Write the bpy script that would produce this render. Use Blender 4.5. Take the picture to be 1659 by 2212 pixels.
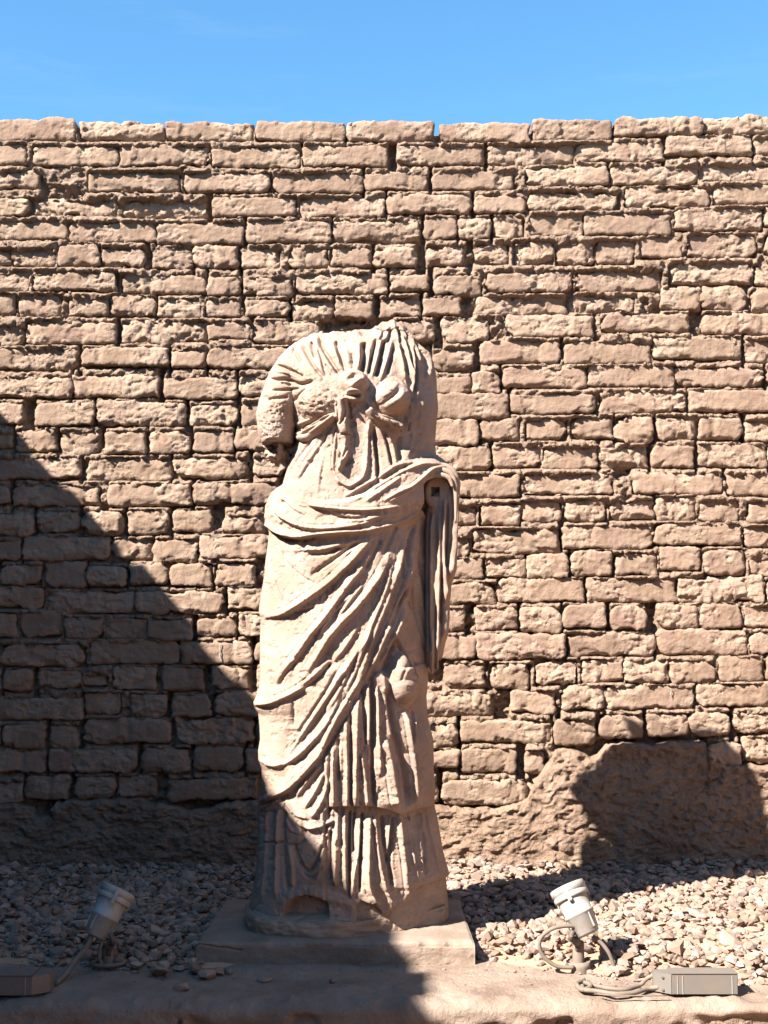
import bpy, math, random
import numpy as np
from mathutils import Vector, Matrix
R = math.radians
rnd = random.Random(11)
for _o in list(bpy.data.objects): bpy.data.objects.remove(_o)
scene = bpy.context.scene
COL = scene.collection

# ------------------------------------------------------------------ camera
# a phone standing in the court, 4.7 m from the wall, tilted slightly up
CAM = (0.0, -4.7, 0.93)
PITCH = R(5.0)
FPX, CX, CY = 2700.0, 829.5, 1106.0            # focal length and centre of the traced picture (1659 x 2212)
cam_d = bpy.data.cameras.new('camera'); cam = bpy.data.objects.new('camera', cam_d); COL.objects.link(cam)
cam.location = CAM; cam.rotation_euler = (R(90) + PITCH, 0, 0)
cam_d.sensor_fit = 'VERTICAL'; cam_d.sensor_height = 24.0; cam_d.lens = 24.0 * FPX / 2212.0
cam_d.clip_start = 0.05; cam_d.clip_end = 1500
scene.camera = cam
# ------------------------------------------------------------------ light
SUN_DIR = Vector((1.29, 1.0, -1.43)).normalized()
SUN_EL = math.asin(-SUN_DIR.z); SUN_AZ = math.atan2(-SUN_DIR.x, -SUN_DIR.y)
world = bpy.data.worlds.new('World'); scene.world = world; world.use_nodes = True
nt = world.node_tree; nt.nodes.clear()
wo = nt.nodes.new('ShaderNodeOutputWorld'); bg = nt.nodes.new('ShaderNodeBackground')
sky = nt.nodes.new('ShaderNodeTexSky'); sky.sky_type = 'NISHITA'; sky.sun_disc = False
sky.sun_elevation = SUN_EL; sky.sun_rotation = SUN_AZ % (2 * math.pi)
sky.altitude = 50; sky.air_density = 1.0; sky.dust_density = 0.1; sky.ozone_density = 4.5
bg.inputs['Strength'].default_value = 0.056
hsv = nt.nodes.new('ShaderNodeHueSaturation'); hsv.inputs['Saturation'].default_value = 1.14; hsv.inputs['Hue'].default_value = 0.489; hsv.inputs['Value'].default_value = 1.0
nt.links.new(sky.outputs[0], hsv.inputs['Color']); tc = nt.nodes.new('ShaderNodeTexCoord'); wm = nt.nodes.new('ShaderNodeMapping'); wm.inputs['Rotation'].default_value = (0, 0.5, 0.2); wm.inputs['Scale'].default_value = (3.0, 3.0, 22.0)
wn = nt.nodes.new('ShaderNodeTexNoise'); wn.inputs['Scale'].default_value = 1.6; wn.inputs['Detail'].default_value = 7; wn.inputs['Roughness'].default_value = 0.62
wr = nt.nodes.new('ShaderNodeMapRange'); wr.inputs[1].default_value = 0.57; wr.inputs[2].default_value = 0.82; wr.inputs[4].default_value = 0.10
wx = nt.nodes.new('ShaderNodeMix'); wx.data_type = 'RGBA'; wx.inputs['B'].default_value = (3.2, 3.6, 4.0, 1)      # thin wisps of cirrus
nt.links.new(tc.outputs['Generated'], wm.inputs['Vector']); nt.links.new(wm.outputs[0], wn.inputs['Vector']); nt.links.new(wn.outputs['Fac'], wr.inputs[0])
nt.links.new(wr.outputs[0], wx.inputs['Factor']); nt.links.new(hsv.outputs[0], wx.inputs['A']); nt.links.new(wx.outputs['Result'], bg.inputs[0]); nt.links.new(bg.outputs[0], wo.inputs[0])
sun_d = bpy.data.lights.new('sun', 'SUN'); sun_d.energy = 5.0; sun_d.angle = R(0.53); sun_d.color = (1.0, 0.92, 0.85)
sun = bpy.data.objects.new('sun', sun_d); COL.objects.link(sun)
sun.rotation_euler = SUN_DIR.to_track_quat('-Z', 'Y').to_euler(); sun.location = (-8, -8, 9)
vs = scene.view_settings; vs.view_transform = 'Standard'; vs.look = 'None'; vs.gamma = 1.0; vs.use_curve_mapping = False
vs.exposure = 2.38
scene.cycles.max_bounces = 6; scene.cycles.diffuse_bounces = 4

# ------------------------------------------------------------------ tracing helpers
cp, sp_ = math.cos(PITCH), math.sin(PITCH)
def ray(px, py):
    x = (np.asarray(px, float) - CX) / FPX; y = (CY - np.asarray(py, float)) / FPX
    return x, cp - sp_ * y, sp_ + cp * y
def at_y(px, py, Y):
    dx, dy, dz = ray(px, py); t = (Y - CAM[1]) / dy
    return CAM[0] + t * dx, CAM[2] + t * dz
def at_z(px, py, Z):
    dx, dy, dz = ray(px, py); t = (Z - CAM[2]) / dz
    return CAM[0] + t * dx, CAM[1] + t * dy
def project(X, Y, Z):
    dx, dy, dz = X - CAM[0], Y - CAM[1], Z - CAM[2]
    f = cp * dy + sp_ * dz; u = -sp_ * dy + cp * dz
    return CX + FPX * dx / f, CY - FPX * u / f

# ------------------------------------------------------------------ noise
_rs = np.random.RandomState(5)
_N = 64
_T = _rs.rand(_N, _N, _N).astype(np.float32) * 2 - 1
def vnoise(x, y, z):
    x = np.asarray(x, np.float32); y = np.asarray(y, np.float32); z = np.asarray(z, np.float32)
    x, y, z = np.broadcast_arrays(x, y, z)
    xi, yi, zi = np.floor(x), np.floor(y), np.floor(z)
    fx, fy, fz = x - xi, y - yi, z - zi
    fx = fx * fx * (3 - 2 * fx); fy = fy * fy * (3 - 2 * fy); fz = fz * fz * (3 - 2 * fz)
    a, b, c = xi.astype(int) % _N, yi.astype(int) % _N, zi.astype(int) % _N
    a1, b1, c1 = (a + 1) % _N, (b + 1) % _N, (c + 1) % _N
    l = lambda p, q, t: p + (q - p) * t
    return l(l(l(_T[a, b, c], _T[a1, b, c], fx), l(_T[a, b1, c], _T[a1, b1, c], fx), fy),
             l(l(_T[a, b, c1], _T[a1, b, c1], fx), l(_T[a, b1, c1], _T[a1, b1, c1], fx), fy), fz)
def fbm(x, y, z, oct=3, gain=0.5):
    s, a, f = 0, 1.0, 1.0
    for i in range(oct):
        s = s + a * vnoise(x * f + i * 17.3, y * f + i * 5.7, z * f + i * 9.1); a *= gain; f *= 2.03
    return s
def sstep(a, b, x):
    t = np.clip((x - a) / (b - a), 0, 1); return t * t * (3 - 2 * t)
def sstep1(a, b, x): return float(sstep(a, b, np.float64(x)))

# ------------------------------------------------------------------ mesh helpers
def mesh_np(name, V, Fq, smooth=True):
    V = np.asarray(V, np.float32); Fq = np.asarray(Fq, np.int32)
    me = bpy.data.meshes.new(name); k = Fq.shape[1]
    me.vertices.add(len(V)); me.vertices.foreach_set('co', V.ravel())
    me.loops.add(Fq.size); me.loops.foreach_set('vertex_index', Fq.ravel())
    me.polygons.add(len(Fq)); me.polygons.foreach_set('loop_start', np.arange(0, Fq.size, k, dtype=np.int32))
    me.polygons.foreach_set('use_smooth', np.full(len(Fq), smooth, dtype=bool))
    me.update(calc_edges=True); me.validate()
    return me
def grid_faces(n, m, wrap=False, base=0):
    i = np.arange(n - 1)[:, None]; j = np.arange(m if wrap else m - 1)[None, :]; j1 = (j + 1) % m
    f = np.stack([i * m + j, i * m + j1, (i + 1) * m + j1, (i + 1) * m + j], -1)
    return f.reshape(-1, 4) + base
def link(name, me, mat=None, parent=None, loc=(0, 0, 0)):
    o = bpy.data.objects.new(name, me); COL.objects.link(o); o.location = loc
    if mat and me is not None and not me.materials: me.materials.append(mat)
    if parent: o.parent = parent
    return o
def tag(o, label=None, cat=None, group=None, kind=None):
    if label: o['label'] = label
    if cat: o['category'] = cat
    if group: o['group'] = group
    if kind: o['kind'] = kind
    return o
def empty(name, loc, label, cat, group=None):
    o = bpy.data.objects.new(name, None); COL.objects.link(o); o.location = loc; o.empty_display_size = 0.1
    return tag(o, label, cat, group)
def pymesh(name, V, F, smooth=False):
    me = bpy.data.meshes.new(name); me.from_pydata([tuple(v) for v in V], [], F); me.update()
    if smooth:
        for p in me.polygons: p.use_smooth = True
    return me
def catmull(P, n=8):
    P = [np.array(p, float) for p in P]
    Q = [2 * P[0] - P[1]] + P + [2 * P[-1] - P[-2]]; out = []
    for i in range(1, len(Q) - 2):
        for k in range(n):
            t = k / n; a, b, c, d = Q[i - 1], Q[i], Q[i + 1], Q[i + 2]
            out.append(.5 * (2 * b + (c - a) * t + (2 * a - 5 * b + 4 * c - d) * t * t + (3 * b - a - 3 * c + d) * t ** 3))
    out.append(P[-1]); return np.array(out)
def tube_mesh(name, P, r, n=10, spline=6):
    P = catmull(P, spline) if spline else np.array(P, float)
    T = np.gradient(P, axis=0); T /= np.linalg.norm(T, axis=1)[:, None] + 1e-9
    up = np.array([0.13, 0.2, 1.0]); V = []
    rr = np.full(len(P), r) if np.isscalar(r) else np.interp(np.linspace(0, 1, len(P)), np.linspace(0, 1, len(r)), r)
    for p, t, q in zip(P, T, rr):
        a = np.cross(t, up); a /= np.linalg.norm(a) + 1e-9; b = np.cross(t, a)
        for k in range(n):
            w = 2 * math.pi * k / n; V.append(p + q * (math.cos(w) * a + math.sin(w) * b))
    F = grid_faces(len(P), n, True).tolist()
    F.append(list(range(n))[::-1]); F.append([len(V) - n + k for k in range(n)])
    return pymesh(name, V, F, True)
def lathe_mesh(name, prof, M, n=28):
    V = []; 
    for r, t in prof:
        for k in range(n):
            w = 2 * math.pi * k / n; V.append(M @ Vector((r * math.cos(w), r * math.sin(w), t)))
    return pymesh(name, V, grid_faces(len(prof), n, True).tolist(), True)
def box_mesh(name, M, sx, sy, sz, bev=0.003):
    import bmesh
    bm = bmesh.new(); bmesh.ops.create_cube(bm, size=1.0)
    for v in bm.verts: v.co = Vector((v.co.x * sx, v.co.y * sy, v.co.z * sz))
    bmesh.ops.bevel(bm, geom=bm.edges[:], offset=bev, segments=2, affect='EDGES')
    for v in bm.verts: v.co = M @ v.co
    me = bpy.data.meshes.new(name); bm.to_mesh(me); bm.free(); return me

# ------------------------------------------------------------------ materials
def mat_rock(name, c1, c2, scale=6, fine=90, bump=0.5, dist=0.004, rough=0.95, rand=0.0, c3=None, c3scale=2.2, c3amt=0.5, tint=None, spec=0.15, big=0, grey=None):
    m = bpy.data.materials.new(name); m.use_nodes = True; t = m.node_tree; L = t.links.new
    b = t.nodes['Principled BSDF']; b.inputs['Roughness'].default_value = rough
    b.inputs['Specular IOR Level'].default_value = spec
    g = t.nodes.new('ShaderNodeNewGeometry')
    n1 = t.nodes.new('ShaderNodeTexNoise'); n1.inputs['Scale'].default_value = scale; n1.inputs['Detail'].default_value = 8; n1.inputs['Roughness'].default_value = 0.65
    L(g.outputs['Position'], n1.inputs['Vector'])
    r1 = t.nodes.new('ShaderNodeValToRGB'); r1.color_ramp.elements[0].position = 0.33; r1.color_ramp.elements[1].position = 0.68
    r1.color_ramp.elements[0].color = (*c1, 1); r1.color_ramp.elements[1].color = (*c2, 1)
    L(n1.outputs['Fac'], r1.inputs['Fac']); colr = r1.outputs['Color']
    if c3:
        n3 = t.nodes.new('ShaderNodeTexNoise'); n3.inputs['Scale'].default_value = c3scale; n3.inputs['Detail'].default_value = 6
        L(g.outputs['Position'], n3.inputs['Vector'])
        r3 = t.nodes.new('ShaderNodeMapRange'); r3.inputs[1].default_value = 0.5; r3.inputs[2].default_value = 0.68; r3.inputs[4].default_value = c3amt
        L(n3.outputs['Fac'], r3.inputs[0])
        mx = t.nodes.new('ShaderNodeMix'); mx.data_type = 'RGBA'; L(r3.outputs[0], mx.inputs['Factor'])
        L(colr, mx.inputs['A']); mx.inputs['B'].default_value = (*c3, 1); colr = mx.outputs['Result']
    if grey:                                        # patches of grey lichen crust
        n5 = t.nodes.new('ShaderNodeTexNoise'); n5.inputs['Scale'].default_value = 3.1; n5.inputs['Detail'].default_value = 9; n5.inputs['Roughness'].default_value = 0.75
        mp = t.nodes.new('ShaderNodeMapping'); mp.inputs['Location'].default_value = (3, 1, 7); L(g.outputs['Position'], mp.inputs['Vector']); L(mp.outputs[0], n5.inputs['Vector'])
        r5 = t.nodes.new('ShaderNodeMapRange'); r5.inputs[1].default_value = 0.52; r5.inputs[2].default_value = 0.62; r5.inputs[4].default_value = 0.6; L(n5.outputs['Fac'], r5.inputs[0])
        mx = t.nodes.new('ShaderNodeMix'); mx.data_type = 'RGBA'; L(r5.outputs[0], mx.inputs['Factor']); L(colr, mx.inputs['A']); mx.inputs['B'].default_value = (*grey, 1); colr = mx.outputs['Result']
    if rand:
        oi = t.nodes.new('ShaderNodeObjectInfo'); mr = t.nodes.new('ShaderNodeMapRange')
        mr.inputs[3].default_value = 1 - rand; mr.inputs[4].default_value = 1 + rand * 0.7; L(oi.outputs['Random'], mr.inputs[0])
        hs = t.nodes.new('ShaderNodeHueSaturation'); L(colr, hs.inputs['Color']); L(mr.outputs[0], hs.inputs['Value']); colr = hs.outputs['Color']
    if tint:
        at = t.nodes.new('ShaderNodeAttribute'); at.attribute_name = tint
        mx = t.nodes.new('ShaderNodeMix'); mx.data_type = 'RGBA'; mx.blend_type = 'MULTIPLY'; mx.inputs['Factor'].default_value = 1
        L(colr, mx.inputs['A']); L(at.outputs['Color'], mx.inputs['B']); colr = mx.outputs['Result']
    L(colr, b.inputs['Base Color'])
    n2 = t.nodes.new('ShaderNodeTexNoise'); n2.inputs['Scale'].default_value = fine; n2.inputs['Detail'].default_value = 6; n2.inputs['Roughness'].default_value = 0.7
    L(g.outputs['Position'], n2.inputs['Vector'])
    bp = t.nodes.new('ShaderNodeBump'); bp.inputs['Strength'].default_value = bump; bp.inputs['Distance'].default_value = dist
    L(n2.outputs['Fac'], bp.inputs['Height']); last = bp
    if tint == 'crust':                             # trowelled faces are smoother than crumbled ones
        mc = t.nodes.new('ShaderNodeMapRange'); mc.inputs[1].default_value = 0.82; mc.inputs[2].default_value = 1.0; mc.inputs[3].default_value = 0.22; mc.inputs[4].default_value = bump
        L(at.outputs['Fac'], mc.inputs[0]); L(mc.outputs[0], bp.inputs['Strength'])
    if big:
        n4 = t.nodes.new('ShaderNodeTexNoise'); n4.inputs['Scale'].default_value = fine * 0.35; n4.inputs['Detail'].default_value = 4
        L(g.outputs['Position'], n4.inputs['Vector'])
        b2 = t.nodes.new('ShaderNodeBump'); b2.inputs['Strength'].default_value = big; b2.inputs['Distance'].default_value = dist * 2
        L(n4.outputs['Fac'], b2.inputs['Height']); L(bp.outputs[0], b2.inputs['Normal']); last = b2
    L(last.outputs[0], b.inputs['Normal'])
    return m
def mat_plain(name, c, rough=0.6, metal=0.0, dirt=None, bump=0.15):
    m = mat_rock(name, c, dirt or tuple(v * 0.8 for v in c), scale=28, fine=300, bump=bump, dist=0.001, rough=rough, spec=0.4)
    m.node_tree.nodes['Principled BSDF'].inputs['Metallic'].default_value = metal
    return m
M_BRICK = mat_rock('mud_brick', (0.196, 0.138, 0.097), (0.251, 0.186, 0.137), scale=9, fine=85, bump=0.75, dist=0.009, rand=0.10, c3=(0.171, 0.112, 0.089), c3scale=3.0, c3amt=0.45, big=0.5, tint='crust')
M_MORTAR = mat_rock('mud_mortar', (0.201, 0.140, 0.099), (0.267, 0.194, 0.141), scale=11, fine=70, bump=1.0, dist=0.018, c3=(0.164, 0.110, 0.077), c3amt=0.5, big=0.7)
M_RENDER = mat_rock('mud_render', (0.201, 0.137, 0.095), (0.255, 0.183, 0.132), scale=7, fine=60, bump=1.0, dist=0.02, c3=(0.170, 0.113, 0.080), c3scale=3, c3amt=0.6, big=0.6)
M_STONE = mat_rock('weathered_limestone', (0.217, 0.154, 0.114), (0.286, 0.211, 0.164), scale=11, fine=120, bump=0.5, dist=0.003, rough=0.88, c3=(0.159, 0.109, 0.080), c3scale=7, c3amt=0.65, big=0.15, grey=(0.192, 0.156, 0.137))
M_SLAB = mat_rock('dusty_slab', (0.171, 0.127, 0.095), (0.237, 0.182, 0.143), scale=13, fine=130, bump=0.8, dist=0.004, c3=(0.134, 0.094, 0.067), c3scale=5, c3amt=0.75, big=0.3)
M_DUST = mat_rock('dusty_plaster', (0.176, 0.129, 0.097), (0.237, 0.182, 0.143), scale=8, fine=110, bump=0.9, dist=0.006, c3=(0.134, 0.094, 0.070), c3scale=6, c3amt=0.75, big=0.4)
M_GRAVEL = mat_rock('limestone_chips', (0.206, 0.154, 0.123), (0.256, 0.197, 0.162), scale=25, fine=200, bump=0.3, dist=0.002, tint='tint')
M_EARTH = mat_rock('bare_earth', (0.300, 0.173, 0.104), (0.385, 0.232, 0.145), scale=3, fine=40, bump=0.6, dist=0.01)
M_LAMP = mat_plain('grey_lamp_paint', (0.289, 0.280, 0.256), rough=0.42, dirt=(0.200, 0.175, 0.144), bump=0.3)
M_DARK = mat_plain('dark_bracket', (0.055, 0.041, 0.030), rough=0.7, dirt=(0.088, 0.066, 0.050))
M_POST = mat_plain('dusty_post', (0.154, 0.120, 0.090), rough=0.8, dirt=(0.120, 0.086, 0.065))
M_CABLE = mat_plain('dusty_cable', (0.103, 0.082, 0.065), rough=0.8, dirt=(0.146, 0.116, 0.086))
M_BOX = mat_plain('grey_box_metal', (0.103, 0.096, 0.087), rough=0.6, dirt=(0.124, 0.103, 0.081))
M_GLASS = mat_plain('lamp_lens', (0.06, 0.06, 0.065), rough=0.15)
M_DARKBOX = mat_plain('dark_box_metal', (0.10, 0.09, 0.08), rough=0.6, dirt=(0.13, 0.105, 0.085))
M_BASE = mat_rock('dusty_base_stone', (0.234, 0.169, 0.122), (0.288, 0.217, 0.161), scale=12, fine=130, bump=0.5, dist=0.003, rough=0.9, c3=(0.195, 0.130, 0.089), c3scale=6, c3amt=0.7)
M_CHALK = mat_plain('white_chalk', (0.274, 0.263, 0.248), rough=0.9)
# ------------------------------------------------------------------ the mud-brick wall
COURSES = """
-20 163 254 302;169 356 260 301;359 547 262 303;553 745 262 303;750 938 258 303;950 1146 266 306;1149 1321 257 300;1327 1518 253 291;1523 1720 248 287
-130 56 310 354;72 255 318 357;260 448 316 355;458 648 320 360;655 838 315 356;858 1046 313 354;1053 1239 310 354;1244 1431 308 347;1437 1625 292 335;1630 1810 297 330
-100 88 369 405;190 388 373 413;398 584 375 415;590 782 375 415;788 926 370 408;933 1110 368 408;1137 1312 362 399;1320 1508 358 398;1512 1700 355 389
-120 62 428 467;64 252 427 462;263 446 430 469;460 640 426 467;648 834 426 467;838 1020 420 461;1025 1133 422 459;1143 1342 414 453;1352 1532 406 447;1541 1730 400 441
-50 145 477 516;148 336 480 521;338 526 480 526;533 716 478 524;720 911 474 521;916 988 470 513;992 1060 470 513;1066 1133 466 511;1145 1261 464 506;1263 1449 460 507;1460 1648 450 498;1653 1800 446 492
-60 22 538 572;25 120 538 574;125 216 525 574;220 312 533 576;325 413 532 577;421 514 530 576;522 604 530 576;626 708 533 579;713 801 533 574;811 900 535 576;920 1008 530 573;1024 1099 523 568;1108 1196 520 569;1201 1287 522 573;1291 1373 520 568;1383 1473 510 554;1486 1636 505 554;1654 1740 500 548
-120 62 588 629;70 253 588 629;260 445 592 633;448 520 598 638;523 632 600 637;640 836 592 633;840 925 595 628;938 1041 595 637;1053 1239 586 631;1244 1430 585 628;1446 1624 566 616;1630 1800 572 616
-60 33 634 677;38 132 634 683;147 235 642 681;237 335 637 681;340 433 645 685;443 520 647 685;528 622 647 683;630 720 648 691;725 808 645 686;819 906 643 681;915 997 640 681;1030 1225 637 677;1229 1370 632 673;1428 1516 618 669;1519 1619 615 669;1626 1720 620 673
-70 48 704 745;54 248 692 740;259 446 690 737;449 540 697 731;548 690 693 741;850 938 692 736;957 1057 685 738;1095 1283 677 725;1301 1491 677 717;1516 1700 675 721
-30 167 752 796;175 363 750 789;368 445 757 791;449 628 750 794;935 1020 752 801;1040 1210 734 783;1218 1408 736 785;1412 1604 727 775;1610 1760 735 781
-45 152 815 859;157 342 810 855;355 510 815 861;515 600 810 855;935 1018 812 851;1022 1080 801 850;1087 1270 792 838;1271 1458 790 835;1462 1651 794 835;1657 1800 792 832
-60 50 870 914;76 201 872 919;206 398 867 918;409 517 872 917;520 600 868 915;915 1098 850 904;1103 1288 850 893;1295 1486 844 891;1490 1680 843 889
-60 25 937 968;30 122 927 976;129 216 930 980;227 315 933 981;322 407 930 980;417 504 932 975;509 600 924 971;930 1032 906 961;1040 1124 905 953;1136 1225 904 951;1236 1326 899 948;1330 1410 900 954;1418 1508 897 946;1511 1602 902 950;1611 1700 907 952
-15 172 989 1033;180 368 989 1038;372 536 987 1033;547 615 989 1027;930 1058 963 1015;1066 1169 960 1010;1174 1291 965 1011;1300 1401 962 1011;1411 1502 959 1010;1508 1658 959 1007;1664 1800 960 1008
-90 20 1046 1085;27 215 1045 1091;235 415 1045 1094;421 600 1042 1088;985 1124 1027 1074;1133 1325 1024 1068;1368 1563 1022 1067;1571 1750 1022 1071
-20 68 1109 1155;77 167 1104 1149;177 267 1103 1155;277 365 1101 1155;375 455 1101 1150;483 570 1113 1153;960 1029 1093 1134;1035 1123 1087 1134;1127 1213 1080 1125;1219 1311 1078 1127;1318 1412 1080 1123;1416 1502 1073 1125;1513 1594 1080 1127;1616 1700 1084 1130
-60 43 1169 1210;49 237 1159 1209;240 330 1163 1210;333 428 1166 1217;435 590 1158 1204;950 1013 1161 1204;1020 1208 1142 1195;1217 1408 1137 1186;1414 1600 1131 1178;1607 1750 1137 1182
3 90 1221 1264;95 185 1213 1270;188 272 1224 1269;277 363 1218 1265;368 458 1219 1267;465 552 1216 1265;965 1046 1207 1250;1053 1136 1207 1250;1138 1228 1196 1248;1234 1322 1190 1243;1327 1419 1194 1241;1425 1515 1181 1232;1522 1609 1187 1243;1618 1700 1203 1245
-95 93 1269 1314;102 289 1278 1325;295 487 1278 1324;493 590 1269 1319;930 1070 1258 1305;1075 1262 1249 1300;1268 1459 1249 1300;1461 1651 1244 1300;1657 1800 1250 1300
-50 37 1324 1375;44 131 1324 1375;138 221 1334 1380;227 318 1336 1379;320 414 1339 1380;425 510 1333 1374;515 590 1326 1374;925 1005 1315 1364;1027 1118 1312 1361;1125 1213 1312 1366;1217 1309 1304 1355;1320 1397 1308 1361;1418 1508 1306 1357;1515 1605 1304 1357;1611 1700 1308 1356
0 185 1391 1440;193 387 1384 1434;390 543 1386 1434;550 640 1384 1430;880 1027 1374 1423;1029 1221 1369 1423;1224 1414 1369 1418;1421 1613 1360 1414;1622 1760 1365 1413
-40 2 1448 1490;7 68 1446 1493;82 173 1447 1486;180 232 1458 1483;243 336 1440 1490;350 440 1442 1493;453 541 1442 1490;555 640 1445 1490;957 1048 1433 1488;1057 1147 1433 1491;1156 1248 1424 1480;1257 1346 1424 1473;1353 1446 1426 1478;1449 1543 1426 1475;1554 1650 1417 1471;1656 1740 1420 1470
-10 178 1508 1556;181 259 1496 1544;282 361 1498 1549;372 458 1501 1551;464 562 1496 1547;900 1067 1497 1546;1104 1200 1492 1541;1212 1305 1481 1534;1310 1502 1481 1532;1506 1690 1478 1525
-80 2 1566 1614;7 97 1564 1616;105 169 1566 1616;181 370 1553 1605;376 546 1553 1606;552 640 1558 1606;895 987 1565 1612;996 1190 1556 1603;1197 1287 1556 1610;1296 1390 1545 1596;1398 1489 1542 1591;1490 1577 1538 1587;1588 1700 1540 1584
-15 97 1622 1668;104 297 1620 1668;307 412 1616 1669;419 527 1613 1664;534 640 1620 1668;900 990 1622 1660;996 1115 1618 1669;1136 1176 1622 1672;1529 1598 1604 1653;1605 1700 1593 1649
-40 47 1692 1736;54 148 1676 1725;160 248 1678 1725;253 338 1676 1723;361 557 1683 1729;900 945 1690 1735;955 1143 1686 1740
"""
ROUGH = {(70,720),(125,530),(64,427),(263,430),(1053,310),(1143,414),(1030,637),(1229,632),(1201,522),(1108,520),(1024,523),(240,1163),(483,1113),(522,530)}
bricks = []                                     # x0 x1 z0 z1 (metres, on the face plane), traced top-left corner as key
for ln in COURSES.strip().splitlines():
    for b in ln.split(';'):
        x0, x1, y0, y1 = map(float, b.split())
        g = 0.4
        X0, _ = at_y(x0 - g, (y0 + y1) / 2, 0.0); X1, _ = at_y(x1 + g, (y0 + y1) / 2, 0.0)
        _, Z1 = at_y((x0 + x1) / 2, y0 - g, 0.0); _, Z0 = at_y((x0 + x1) / 2, y1 + g, 0.0)
        bricks.append((float(X0), float(X1), float(Z0), float(Z1), (int(x0), int(y0))))

wall = empty('mudbrick_wall', (0, 0, 0), 'tall mudbrick wall of weathered tan bricks behind the headless statue', 'wall')

def brick_mesh(a, b, seed, rough, depth=0.12, step=0.0052):
    nu = max(7, int(2 * a / step)); nv = max(7, int(2 * b / step))
    r_ = random.Random(seed)
    # extra rows close to the rim make a crisp worn arris
    def axis(n, h):
        t = np.linspace(-1, 1, n); e = 0.0035 / h
        return np.concatenate([[-1, -1 + e], t[1:-1] * (1 - 2 * e), [1 - e, 1]])
    U, W = np.meshgrid(axis(nu, a), axis(nv, b)); n, m = U.shape
    x = U * a; z = W * b; e = np.minimum(a - np.abs(x), b - np.abs(z))
    for sx in (-1, 1):
        for sz in (-1, 1):
            k = r_.random()
            rc = b * (0.18 + 0.35 * k if k < 0.78 else 0.75 + 0.30 * r_.random())
            if rough > 0.6: rc *= 1.25
            rc = min(rc, a * 0.9, b * 0.98)
            p = (sx * x - (a - rc)) / rc; q = (sz * z - (b - rc)) / rc
            mk = (p > 0) & (q > 0)
            pp, qq = p[mk], q[mk]
            p2 = pp * np.sqrt(1 - qq * qq / 2); q2 = qq * np.sqrt(1 - pp * pp / 2)
            x[mk] = sx * (a - rc + p2 * rc); z[mk] = sz * (b - rc + q2 * rc)
            e[mk] = rc * (1 - np.hypot(p2, q2))
    Rr = 0.0035 + 0.004 * r_.random() + 0.005 * rough
    k = 1 - np.clip(e / Rr, 0, 1)
    y = Rr * (1 - np.sqrt(np.clip(1 - k * k, 0, 1)))
    s = seed * 3.7
    rim = 1 - np.clip(e / 0.03, 0, 1)
    # broken arris: patches along the rim spalled away, with a sharp step
    n1 = fbm(x * 14 + s, z * 17, s * .3, 3)
    ch = sstep(0.10, 0.22, n1 + 0.35 * (rim - 0.55) + 0.25 * (rough - 0.5))
    y = y + ch * (0.006 + 0.010 * rough) * (0.35 + 0.65 * rim)
    y = y + fbm(x * 15 + s, z * 20, s, 2) * (0.0010 + 0.0026 * rough)
    # crust: crumbled mud and straw pits against smooth trowelled patches
    crust = sstep(-0.18, 0.12, fbm(x * 8 + s * 2, z * 11, s + 5, 3) + 0.9 * rough - 0.42)
    n2 = fbm(x * 58 + s, z * 82, s, 3); n3 = fbm(x * 34 - s, z * 62, s + 2, 3)
    pits = np.clip(0.20 - np.abs(n2), 0, 1) / 0.20
    y = y + crust * (0.0030 * pits ** 1.5 + 0.0045 * sstep(0.08, 0.28, n3) - 0.002) + 0.0006 * n2
    y = y + (1 - sstep(0.0, 0.02, np.abs(x - a * (r_.random() - .5) * 1.4 + n3 * 0.006))) * 0.006 * (r_.random() < 0.3) * (np.abs(n1) < 0.5)
    y = y + (r_.random() - .5) * 0.05 * x + (r_.random() - .5) * 0.10 * z       # each brick sits a little askew
    x2 = x + fbm(x * 17 + s, z * 17 + 7, s + 3, 3) * 0.0055 * (0.3 + rim) * (0.7 + rough) + n3 * 0.0045 * rim
    z2 = z + fbm(x * 15 + s, z * 21 + 3, s + 9, 3) * 0.0050 * (0.3 + rim) * (0.7 + rough) + n2 * 0.0045 * rim
    tl = (r_.random() - .5) * 0.022; z2 = z2 + tl * x2
    V = np.stack([x2, y, z2], -1).reshape(-1, 3)
    F = grid_faces(n, m)
    ring = np.concatenate([np.arange(m), np.arange(1, n) * m + m - 1, (n - 1) * m + np.arange(m - 2, -1, -1), np.arange(n - 2, 0, -1) * m])
    Lr = len(ring); base = len(V); B = V[ring].copy(); B1 = B.copy(); B1[:, 1] += 0.02
    B1[:, 0] *= 0.995; B[:, 1] = depth
    V = np.concatenate([V, B1, B]); i = np.arange(Lr); j = (i + 1) % Lr
    F = np.concatenate([F, np.stack([ring[i], base + i, base + j, ring[j]], -1), np.stack([base + i, base + Lr + i, base + Lr + j, base + j], -1)])
    me = mesh_np('brick', V, F); v = 0.80 + 0.27 * crust.ravel() * 0.9 + 0.05 * r_.random()      # smooth faces are darker, crumbled mud is paler with dust
    c = np.ones((len(V), 4), np.float32); c[:n * m, :3] = np.stack([v, v * (0.965 + 0.035 * crust.ravel()), v * (0.95 + 0.05 * crust.ravel())], -1)
    me.color_attributes.new('crust', 'FLOAT_COLOR', 'POINT').data.foreach_set('color', c.ravel())
    return me
nb = 0
hidden = []
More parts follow.
